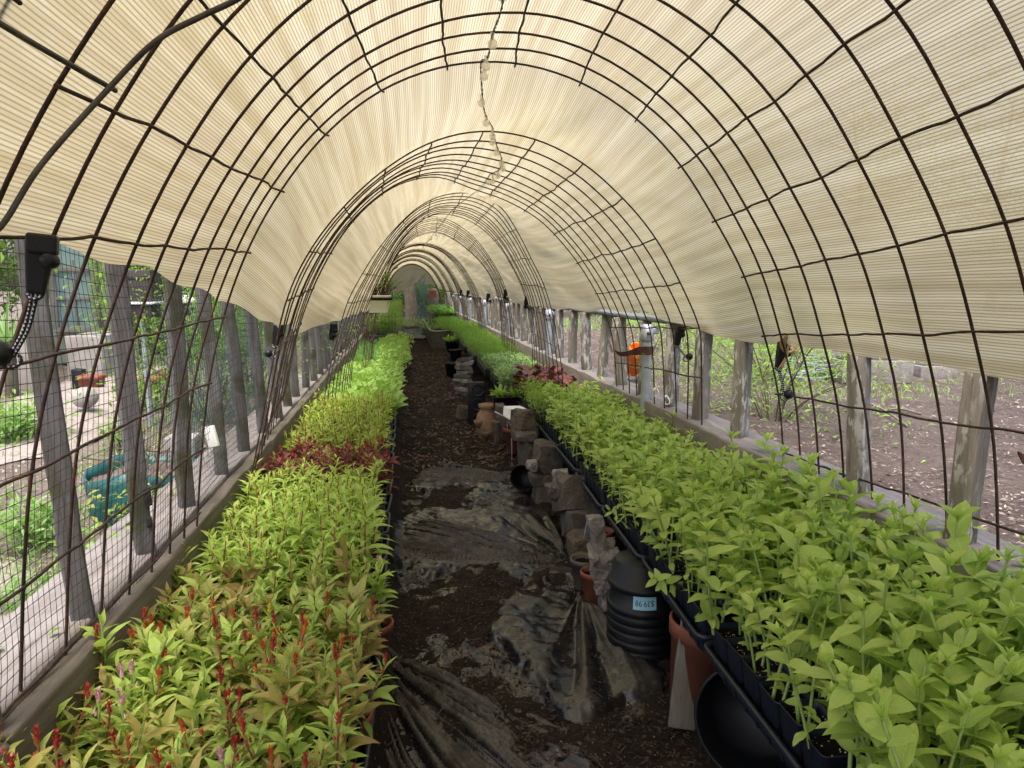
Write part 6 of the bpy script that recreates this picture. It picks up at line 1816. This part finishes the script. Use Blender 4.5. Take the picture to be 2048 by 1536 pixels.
def trough_pot(x, y, Y, w, h, d, label, k):
    c = P(x, y, Y)
    t = thing("terracotta_trough", label, "planter", (c[0], Y, GL), 0, "terracotta troughs in the left garden")
    rr = lambda a, b, z: np.c_[superloop(a, b, 0.02, 3), np.full(16, z)]
    V, F = loft([rr(w * .8, d * .8, 0), rr(w * .95, d * .95, h - .035), rr(w * 1.04, d * 1.04, h - .034), rr(w * 1.04, d * 1.04, h), rr(w * .93, d * .93, h), rr(w * .9, d * .9, h - .05)]); mb = MB(); mb.add(V, F); mb.build("trough_wall", M['terra'], t)
    V, F = rbox((w * .9, d * .9, .02), .004); mb = MB(); mb.add(V + [0, 0, h - .045], F); mb.build("soil", M['potsoil'], t)
trough_pot(182, 748, 6.6, 0.19, 0.15, 0.16, "terracotta trough beside the black garden box", 0)
trough_pot(298, 745, 6.3, 0.16, 0.16, 0.14, "terracotta trough behind the birdhouse pole", 1)
trough_pot(325, 735, 6.9, 0.12, 0.15, 0.14, "small terracotta trough right of the birdhouse pole", 2)
wood_box((P(152, 740, 6.7)[0], 6.75, GL), (0.09, 0.10, 0.19), M['black'], "black_box", "black plastic box left of the terracotta trough", "box", 1)
def birdhouse():
    Y = 4.9
    c = P(300, 815, Y); t = thing("birdhouse", "dark brown birdhouse on a pale slanted pole in the left garden", "birdhouse", (c[0], Y, GL))
    top = P(284, 632, Y) - np.array([c[0], Y, GL])
    mb = MB(); addtube(mb, [(0, 0, 0), tuple(top * 0.5), tuple(top)], 0.017, 12); mb.build("pole", M['galv'], t)
    a, b = P(258, 540, Y), P(316, 602, Y); w, h = b[0] - a[0], a[2] - b[2]
    cc = np.array([(a[0] + b[0]) / 2 - c[0], 0, (a[2] + b[2]) / 2 - GL])
    V, F = rbox((w, 0.2, h), 0.006); mb = MB(); mb.add(V + cc, F); hb = mb.build("house_box", M['brownpaint'], t)
    V, F = rbox((w * .95, 0.004, 0.012), 0.0015); mb = MB(); mb.add(V + cc + [0, -0.103, h * .23], F); mb.build("lid_line", M['ink'], hb)
    V, F = rbox((w * 1.12, 0.24, 0.016), 0.004); mb = MB(); mb.add(V + cc + [0.01, 0, -h / 2 - 0.012], F); mb.build("ledge", M['white'], t)
    V, F = rbox((w * .86, 0.18, 0.085), 0.006); mb = MB(); mb.add(V + cc + [0, 0, -h / 2 - 0.062], F); mb.build("base_box", M['brownpaint'], t)
birdhouse()
def feeder():
    Y = 5.2; c = P(374, 612, Y)
    t = thing("bird_feeder", "hanging bird feeder with a pale curved lid in the left garden", "bird feeder", tuple(c))
    V, F = lathe([(0.0001, 0.075), (0.03, 0.068), (0.06, 0.045), (0.072, 0.025), (0.068, 0.022), (0.05, 0.04), (0.0001, 0.06)], 20); mb = MB(); mb.add(V, F); mb.build("lid", M['white'], t)
    V, F = lathe([(0.0001, -0.06), (0.035, -0.06), (0.038, -0.05), (0.034, 0.03), (0.0001, 0.03)], 16); mb = MB(); mb.add(V, F); mb.build("seed_tube", M['brownpaint'], t)
    mb = MB(); addtube(mb, [(0, 0, 0.07), (0.002, 0, 0.5), (0, 0, 1.0)], 0.0025, 4); addtube(mb, [(0, 0, 1.0), (0.12, 0, 1.03), (0.16, 0, 0.6), (0.16, 0, GL - c[2])], 0.006, 6); mb.build("hanger", M['rod'], t)
feeder()

# ------------------------------------------------------------------ plants outside
def bush(name, loc, rad, n, L, W, mat, label, cat, group=None, seed=0, stems=7, stemmat='twig', el=(-0.5, 1.2), prof='lance', clumps=24, low=0.15, stem_r=0.008):
    r = np.random.default_rng(seed)
    t = thing(name, label, cat, tuple(loc), 0, group)
    rad = np.array(rad, float)
    # clump centres spread through the volume; stems run to some of them
    cl = r.normal(size=(clumps, 3)); cl /= np.linalg.norm(cl, axis=1)[:, None]
    cl = cl * (r.random((clumps, 1)) ** 0.45) * rad
    cl[:, 2] = np.abs(cl[:, 2]) * 0.0 + rad[2] * (low + (1 - low) * (cl[:, 2] / rad[2] * 0.5 + 0.5)) * 1.0
    st = MB()
    for k in range(min(stems, clumps)):
        e = cl[k]
        addtube(st, spline([(e[0] * 0.08, e[1] * 0.08, -0.03), e * [0.4, 0.4, 0.5] + r.normal(size=3) * 0.02 * rad[0], e], 10), np.linspace(stem_r, stem_r * 0.3, 10), 5)
    st.build("stems", M[stemmat], t)
    which = r.integers(clumps, size=n)
    sp = rad * 0.22
    pos = cl[which] + r.normal(size=(n, 3)) * sp
    pos[:, 2] = np.maximum(pos[:, 2], 0.01)
    lf = MB()
    lc = np.clip(0.35 + 0.35 * r.normal(size=clumps)[which] * 0.5 + 0.3 * (pos[:, 2] / rad[2] - 0.4) + 0.2 * r.normal(size=n), 0, 1)
    leaves(lf, pos, r.uniform(0, 6.28, n), r.uniform(el[0], el[1], n), L * r.uniform(0.6, 1.35, n), W * r.uniform(0.7, 1.2, n), prof, 2, r.uniform(0.1, 1.0, n), r.uniform(0.1, 0.5, n), lc, 0, r.normal(size=n) * 0.5)
    lf.build("foliage", M[mat], t)
    return t
def tree(loc, h, cr, n, L, mat, label, group, seed, th=0.16, low=0.3):
    r = np.random.default_rng(seed)
    t = thing("tree", label, "tree", tuple(loc), 0, group)
    tr = MB()
    k = np.linspace(0, 1, 14)
    tp = np.stack([0.25 * vnoise(np.stack([k * 2, k * 0, k * 0 + seed], -1), 1) * k * 1.5, 0.25 * vnoise(np.stack([k * 2, k * 0 + 5, k * 0 + seed], -1), 2) * k, k * h * 0.92 - 0.1], -1)
    addtube(tr, tp, np.interp(k, [0, .08, 1], [th * 1.35, th, th * 0.2]), 10)
    ends = []
    for i in range(22):
        f = r.uniform(low, 0.98); b = np.array([np.interp(f, k, tp[:, c]) for c in range(3)])
        a = r.uniform(0, 6.28); ln = cr * r.uniform(0.45, 1.05) * (1.15 - 0.6 * abs(f - 0.55))
        e = b + [ln * math.cos(a), ln * math.sin(a), ln * r.uniform(0.05, 0.6)]
        addtube(tr, spline([b, (b + e) / 2 + [0, 0, 0.12 * ln], e], 8), np.linspace(th * 0.32 * (1.1 - f * .6), 0.012, 8), 5)
        ends += [e, b * 0.35 + e * 0.65 + r.normal(size=3) * 0.1 * cr]
    tr.build("trunk", M['bark'], t)
    ends = np.array(ends); w = r.integers(len(ends), size=n)
    pos = ends[w] + r.normal(size=(n, 3)) * cr * 0.20
    lc = np.clip(0.4 + 0.3 * r.normal(size=len(ends))[w] + 0.18 * r.normal(size=n), 0, 1)
    lf = MB(); leaves(lf, pos, r.uniform(0, 6.28, n), r.uniform(-0.8, 1.0, n), L * r.uniform(0.6, 1.3, n), L * 0.5 * r.uniform(0.7, 1.2, n), 'lance', 2, r.uniform(0, 1, n), 0.3, lc, 0, r.normal(size=n) * 0.5)
    lf.build("crown", M[mat], t)

def gl(x, y, Y): c = P(x, y, Y); return (c[0], Y, float(left_h(np.array(c[0]), np.array(Y))) - 0.01)
bush("leafy_clump", gl(20, 820, 4.5), (0.24, 0.20, 0.22), 1100, 0.055, 0.022, 'herb', "bright leafy herb clump beside the pale path at the left edge", "plant", None, 1)
bush("leafy_clump", gl(55, 950, 2.6), (0.15, 0.15, 0.15), 420, 0.045, 0.018, 'herb', "feathery green clump left of the nearest full post", "plant", None, 2)
bush("leafy_clump", gl(30, 1040, 2.0), (0.10, 0.12, 0.12), 260, 0.05, 0.008, 'herb', "low grassy clump near the left picture edge", "plant", None, 3, 3, 'twig', (0.3, 1.4))
bush("leafy_clump", gl(20, 1180, 1.45), (0.08, 0.12, 0.20), 46, 0.034, 0.028, 'herb', "thin plant with rounded leaves beside the left curb", "plant", None, 4, 5, 'greenstem', (-0.2, 0.8), 'round', 16, 0.2, 0.003)
bush("leafy_clump", gl(250, 1010, 2.15), (0.14, 0.16, 0.22), 150, 0.036, 0.028, 'herb', "round-leaved plant growing in front of the teal bag", "plant", None, 5, 7, 'greenstem', (-0.2, 0.9), 'round', 22, 0.15, 0.003)
bush("leafy_clump", gl(215, 960, 2.3), (0.10, 0.10, 0.26), 60, 0.034, 0.020, 'ochre', "ochre-tipped stems in front of the teal bag", "plant", None, 6, 7, 'twig', (0.1, 1.0), 'lance', 12, 0.6, 0.003)
bush("leafy_clump", gl(335, 985, 2.5), (0.08, 0.10, 0.24), 60, 0.034, 0.020, 'ochre', "yellow-green stems at the right end of the teal bag", "plant", None, 7, 6, 'twig', (0.1, 1.0), 'lance', 12, 0.6, 0.003)
bush("leafy_clump", gl(-90, 1250, 1.35), (0.07, 0.14, 0.09), 160, 0.035, 0.016, 'herb', "low weeds along the outer side of the left curb", "plant", None, 8)
bush("leafy_clump", gl(240, 830, 4.2), (0.10, 0.10, 0.18), 160, 0.045, 0.018, 'bush', "small green plant behind the second left post", "plant", None, 9)
bush("leafy_clump", gl(300, 800, 5.6), (0.30, 0.25, 0.35), 700, 0.055, 0.02, 'bush', "green plants around the birdhouse pole", "plant", None, 10)
bush("garden_bush", gl(420, 790, 5.0), (0.55, 0.6, 1.2), 3600, 0.050, 0.022, 'bush', "dense green bush behind the tagged left post", "bush", None, 11, 12)
bush("garden_bush", gl(505, 790, 6.2), (0.60, 0.8, 1.5), 4200, 0.052, 0.022, 'darkbush', "dark twiggy bush behind the lavender left post", "bush", None, 12, 16)
bush("garden_bush", gl(560, 760, 8.5), (0.7, 1.0, 1.7), 3600, 0.06, 0.026, 'bush', "bush outside the left fence by the second hoop", "bush", None, 13, 12)
bush("garden_bush", gl(268, 720, 8.4), (0.34, 0.5, 1.5), 2200, 0.075, 0.035, 'willow', "light green bush right of the paned window", "bush", None, 14, 9)
bush("garden_bush", gl(-75, 690, 9.2), (0.9, 0.7, 2.3), 4200, 0.09, 0.04, 'bush', "tall bush left of the paned window", "bush", None, 15, 9)
bush("garden_bush", gl(372, 700, 9.5), (0.9, 0.8, 2.1), 4200, 0.085, 0.04, 'darkbush', "dark bush behind the birdhouse", "bush", None, 16, 9)
bush("garden_bush", gl(440, 700, 10.5), (1.0, 1.0, 2.2), 4200, 0.09, 0.04, 'bush', "tall bush behind the bird feeder", "bush", None, 17, 9)
def yucca():
    c = gl(15, 690, 6.3); r = np.random.default_rng(8); lf = MB(); n = 46
    leaves(lf, np.zeros((n, 3)) + [0, 0, 0.1], r.uniform(0, 6.28, n), r.uniform(0.1, 1.4, n), r.uniform(0.28, 0.5, n), 0.022, 'strap', 4, r.uniform(0, 0.5, n), 0.4, r.random(n))
    t = thing("spiky_plant", "spiky sword-leaved plant at the far left edge", "plant", (c[0], c[1], c[2] + 0.35)); lf.build("leaves", M['silver'], t)
    mb = MB(); addtube(mb, [(0, 0, -0.38), (0.01, 0, -0.1), (0, 0, 0.12)], 0.05, 8); mb.build("stem", M['bark'], t)
yucca()
LT = [("tree with a pale trunk beyond the spiky plant", -270, 7.6, 4.5, 1.6, 'bush'), ("tall tree behind the paned garden house", 120, 15, 7, 2.6, 'darkbush'), ("broad tree behind the dark bush on the left", 300, 14, 7, 2.6, 'bush'), ("leafy tree deep in the left garden", 420, 13, 6.5, 2.4, 'darkbush'),
      ("tree leaning over the left fence", 500, 14, 7, 2.4, 'bush'), ("tree outside the left fence near the third hoop", 590, 17, 7, 2.6, 'darkbush'), ("distant tree left of the tunnel end", 690, 28, 8, 3.0, 'bush')]
for k, (lb, px, Y, h, cr, m) in enumerate(LT):
    c = P(px, 620, Y); tree((c[0] - (0.8 if k > 3 else 0), Y, GL), h, cr, 5200, 0.16, m, lb, "trees beyond the left garden", 40 + k, 0.12, 0.15)
# tree trunk and greenery behind the open tunnel end
def end_trunk():
    a, b = P(809, 600, 22.6), P(834, 600, 22.6)
    t = thing("tree", "thick mossy tree trunk behind the open tunnel end", "tree", ((a[0] + b[0]) / 2, 22.9, 0))
    mb = MB(); x = 0.0; w = (b[0] - a[0]) / 2
    addtube(mb, [(x, 0, -0.1), (x + .01, 0, 0.4), (x - .02, 0, 1.4), (x + .03, 0, 3.2), (x, 0, 5.0)], [w * 1.35, w * 1.05, w, w * .95, w * .9], 16)
    mb.build("trunk", M['bark'], t)
end_trunk()
bush("garden_bush", (P(860, 600, 25)[0], 25.0, 0.1), (1.6, 0.7, 2.6), 6000, 0.08, 0.035, 'darkbush', "shaded bush behind the open tunnel end", "bush", None, 61, 9)
bush("garden_bush", (P(800, 600, 24)[0] - 0.6, 24.6, 0.1), (1.5, 0.7, 2.4), 6000, 0.08, 0.035, 'darkbush', "shaded bush left of the mossy trunk", "bush", None, 62, 9)
for k, (x, y, a) in enumerate(((770, 25.6, 1.1), (822, 26.2, 1.3), (868, 25.7, 1.0), (905, 26.4, 1.5))):
    bush("garden_bush", (P(x, 600, y)[0], y, 0.0), (a, 0.5, 1.35), 4200, 0.10, 0.045, 'darkbush', "dark evergreen bush closing the view behind the tunnel end, %s from the left" % ORD[k], "bush", "dark bushes behind the tunnel end", 90 + k, 8)
tree((P(835, 600, 26)[0] + 0.5, 33.0, 0.0), 7.5, 3.6, 9000, 0.20, 'darkbush', "spreading evergreen tree added to shade the tunnel end", "trees beyond the right field", 97, 0.2, 0.12)  # added tree, put in to shade the tunnel end
tree((P(800, 600, 24)[0] - 6.0, 33.0, 0.0), 7.0, 3.2, 6000, 0.20, 'darkbush', "spreading evergreen tree added for shade left of the tunnel end", "trees beyond the left garden", 98, 0.2, 0.12)  # second tree added to darken the far end
def end_net():
    mb = MB(); x0 = P(836, 600, 22.1)[0]; x1 = P(856, 600, 22.1)[0]
    for k in range(20): V, F, uv = tube([(x0 + (x1 - x0) * k / 19, 22.1, 0.05), (x0 + (x1 - x0) * k / 19 + .01, 22.12, 0.8), (x0 + (x1 - x0) * k / 19, 22.1, 1.6)], 0.003, 3); mb.add(V, F)
    for k in range(66): V, F, uv = tube([(x0, 22.1, 0.05 + k * .024), ((x0 + x1) / 2, 22.12, 0.05 + k * .024), (x1, 22.1, 0.05 + k * .024)], 0.003, 3); mb.add(V, F)
    tag(mb.build("green_netting", M['greennet']), "blue-green netting hanging in the open tunnel end", "netting")
end_net()
V, F = rbox((0.34, 0.04, 1.15), 0.006, (3, 1, 6), 0.003); mb = MB(); mb.add(V, F)
tag(mb.build("end_boards", M['beamdark'], None, True, (P(866, 600, 21.9)[0], 21.95, 0.6)), "brown upright boards closing the right of the tunnel end", "board wall")
V, F = rbox((0.22, 0.05, 0.2), 0.006); mb = MB(); mb.add(V, F)
tag(mb.build("brown_box", M['terra'], None, True, (P(866, 588, 21.6)[0], 21.6, P(866, 588, 21.6)[2])), "rust-brown box hung on the boards at the tunnel end", "box")

# ------------------------------------------------------------------ right field
def gr(x, y): c = G(x, y, GR); return (c[0], c[1], float(right_h(c[0] * np.ones(1), c[1] * np.ones(1))[0]))
c = gr(1500, 860)
bush("willow_shrub", (1.98, 3.75, GR), (0.66, 0.80, 0.85), 6500, 0.036, 0.011, 'willow', "airy pale green shrub just outside the right fence", "shrub", "airy shrubs along the right field", 71, 18, 'twig', (-0.2, 1.3), 'lance', 40, 0.1, 0.006)
bush("willow_shrub", (2.85, 5.6, GR), (0.90, 0.85, 0.85), 5500, 0.040, 0.012, 'willow', "second pale shrub, farther out behind the right pickets", "shrub", "airy shrubs along the right field", 72, 16, 'twig', (-0.2, 1.3), 'lance', 38, 0.1, 0.006)
bush("willow_shrub", (1.95, 6.0, GR), (0.4, 0.5, 0.7), 420, 0.045, 0.013, 'willow', "small shrub in front of the orange bucket", "shrub", "airy shrubs along the right field", 73, 12, 'twig', (-0.2, 1.3), 'lance', 26, 0.1, 0.005)
bush("willow_shrub", (3.3, 8.6, GR), (1.0, 0.8, 1.1), 1600, 0.06, 0.017, 'willow', "green shrub far out in the right field", "shrub", "airy shrubs along the right field", 74, 14, 'twig', (-0.2, 1.3), 'lance', 36, 0.1, 0.006)
bush("twiggy_shrub", (2.3, 8.2, GR), (0.6, 0.6, 0.9), 160, 0.045, 0.014, 'willow', "nearly bare twiggy shrub beyond the orange bucket", "shrub", None, 75, 26, 'twig', (-0.2, 1.3), 'lance', 30, 0.2, 0.006)
def bucket():
    c = gr(1258, 756)
    t = thing("orange_bucket", "orange plastic bucket tipped over in the right field", "bucket", (c[0], c[1], c[2] + 0.10), 0, None, (R(38), 0, R(25)))
    V, F = lathe([(0, 0), (0.125, 0), (0.13, 0.005), (0.146, 0.30), (0.156, 0.302), (0.157, 0.33), (0.152, 0.345), (0.156, 0.348), (0.156, 0.365), (0.148, 0.365), (0.142, 0.34), (0.124, 0.008), (0, 0.008)], 36); mb = MB(); mb.add(V * 0.62, F); mb.build("bucket_wall", M['orange'], t)
    mb = MB(); addtube(mb, [(0.097 * math.cos(a), 0.097 * math.sin(a) * .3 - 0.10 * abs(math.sin(a)), 0.192) for a in np.linspace(0, math.pi, 20)], 0.003, 5); mb.build("handle", M['rod'], t)
bucket()
def raised(x0, y0, x1, y1, d, label, k):
    a = gr(x0, y1); b = P(x1, y1, a[1]); h = P(x0, y0, a[1])[2] - GR
    t = thing("raised_bed", label, "raised bed", ((a[0] + b[0]) / 2, a[1], GR), R(-6), "grey raised beds in the right field")
    w = b[0] - a[0]
    for nm, sz, ct in (("front_boards", (w, 0.035, h), (0, 0, h / 2)), ("back_boards", (w, 0.035, h), (0, d, h / 2)), ("end_boards", (0.035, d - .04, h), (-w / 2 + .018, d / 2, h / 2)), ("end_boards", (0.035, d - .04, h), (w / 2 - .018, d / 2, h / 2))):
        V, F = rbox(sz, 0.006, (6, 3, 2), 0.004, 4, k); mb = MB(); mb.add(V + np.array(ct), F); mb.build(nm, M['beam'], t)
    V, F = rbox((w - .07, d - .07, .04), .01); mb = MB(); mb.add(V + [0, d / 2, h - .08], F); mb.build("soil", M['soil'], t)
raised(1686, 722, 1818, 768, 1.0, "grey timber raised bed behind the right pickets", 1)
raised(1842, 733, 1910, 757, 0.8, "smaller grey raised bed farther right in the field", 2)
def coil():
    c = gr(1632, 765); mb = MB(); r = np.random.default_rng(4)
    for k in range(9):
        a = 0.22 + 0.05 * r.random(); z = 0.03 + 0.02 * k; ox, oy = r.normal(size=2) * .02
        V, F, uv = tube([(c[0] + ox + a * math.cos(t), c[1] + .2 + oy + a * .8 * math.sin(t), c[2] + z + .015 * math.sin(2 * t + k)) for t in np.linspace(0, 6.283, 40)], 0.004, 4); mb.add(V, F)
    tag(mb.build("wire_coil", M['galv']), "loose coil of grey wire in front of the raised bed", "wire coil")
coil()
for k, (a, b, lb) in enumerate((((1742, 822), (1815, 857), "long pale stick lying in the field by the picket"), ((1770, 826), (1842, 834), "thin pale stick lying flat in the brown field"), ((1630, 742), (1705, 770), "pale stick lying before the raised bed"))):
    p, q = np.array(gr(*a)), np.array(gr(*b)); mb = MB(); addtube(mb, spline([p + [0, 0, .02], (p + q) / 2 + [0, .02, .035], q + [0, 0, .02]], 12), 0.007, 6)
    tag(mb.build("stick", M['palechip'] if False else M['plank']), lb, "stick", "sticks in the right field")
def grass_patch(name, cx, cy, rx, ry, n, h, label, hf, seed, mat='herb'):
    r = np.random.default_rng(seed); a = r.uniform(0, 6.28, n); q = np.sqrt(r.random(n))
    x, y = cx + rx * q * np.cos(a), cy + ry * q * np.sin(a)
    k = fbm(n3(x, y, 2.5), 2, seed) > -0.15; x, y = x[k], y[k]; n = len(x)
    mb = MB(); leaves(mb, np.stack([x, y, hf(x, y)], -1), r.uniform(0, 6.28, n), r.uniform(0.6, 1.5, n), h * r.uniform(0.5, 1.3, n), h * 0.10, 'strap', 2, r.uniform(0, 1.4, n), 0.3, r.random(n))
    tag(mb.build(name, M[mat]), label, "grass", None, 'stuff')
c = gr(1800, 785); grass_patch("grass", c[0], c[1], 1.0, 0.30, 650, 0.05, "thin green grass strip before the raised beds", right_h, 81)
c = gr(1980, 770); grass_patch("grass", c[0] + .4, c[1], 1.1, 0.35, 700, 0.05, "thin green grass at the right end of the field", right_h, 82)
grass_patch("grass", 5.5, 15, 6, 3.2, 9000, 0.14, "green grass strip along the far side of the field", right_h, 83)
grass_patch("grass", -1.35, 1.9, 0.35, 1.3, 1500, 0.06, "weedy grass along the left curb", left_h, 84)
grass_patch("grass", -2.6, 5.0, 1.2, 2.4, 2600, 0.08, "patchy grass in the left garden", left_h, 85)
RT = [("young tree at the far edge of the field", 1180, 19, 6, 2.2, 'bush'), ("bushy tree at the far edge of the field behind the shrub", 1430, 21, 7, 2.6, 'willow'), ("broad tree behind the raised beds", 1700, 22, 7, 3.0, 'bush'), ("tree at the right end of the field", 1980, 20, 7, 3.0, 'darkbush'),
      ("tree beyond the tunnel end on the right", 930, 30, 8, 3.2, 'darkbush')]
for k, (lb, px, Y, h, cr, m) in enumerate(RT):
    c = P(px, 600, Y); tree((c[0] + (2.0 if k == 4 else 0), Y, GR), h, cr, 4200, 0.18, m, lb, "trees beyond the right field", 60 + k, 0.14, 0.15)
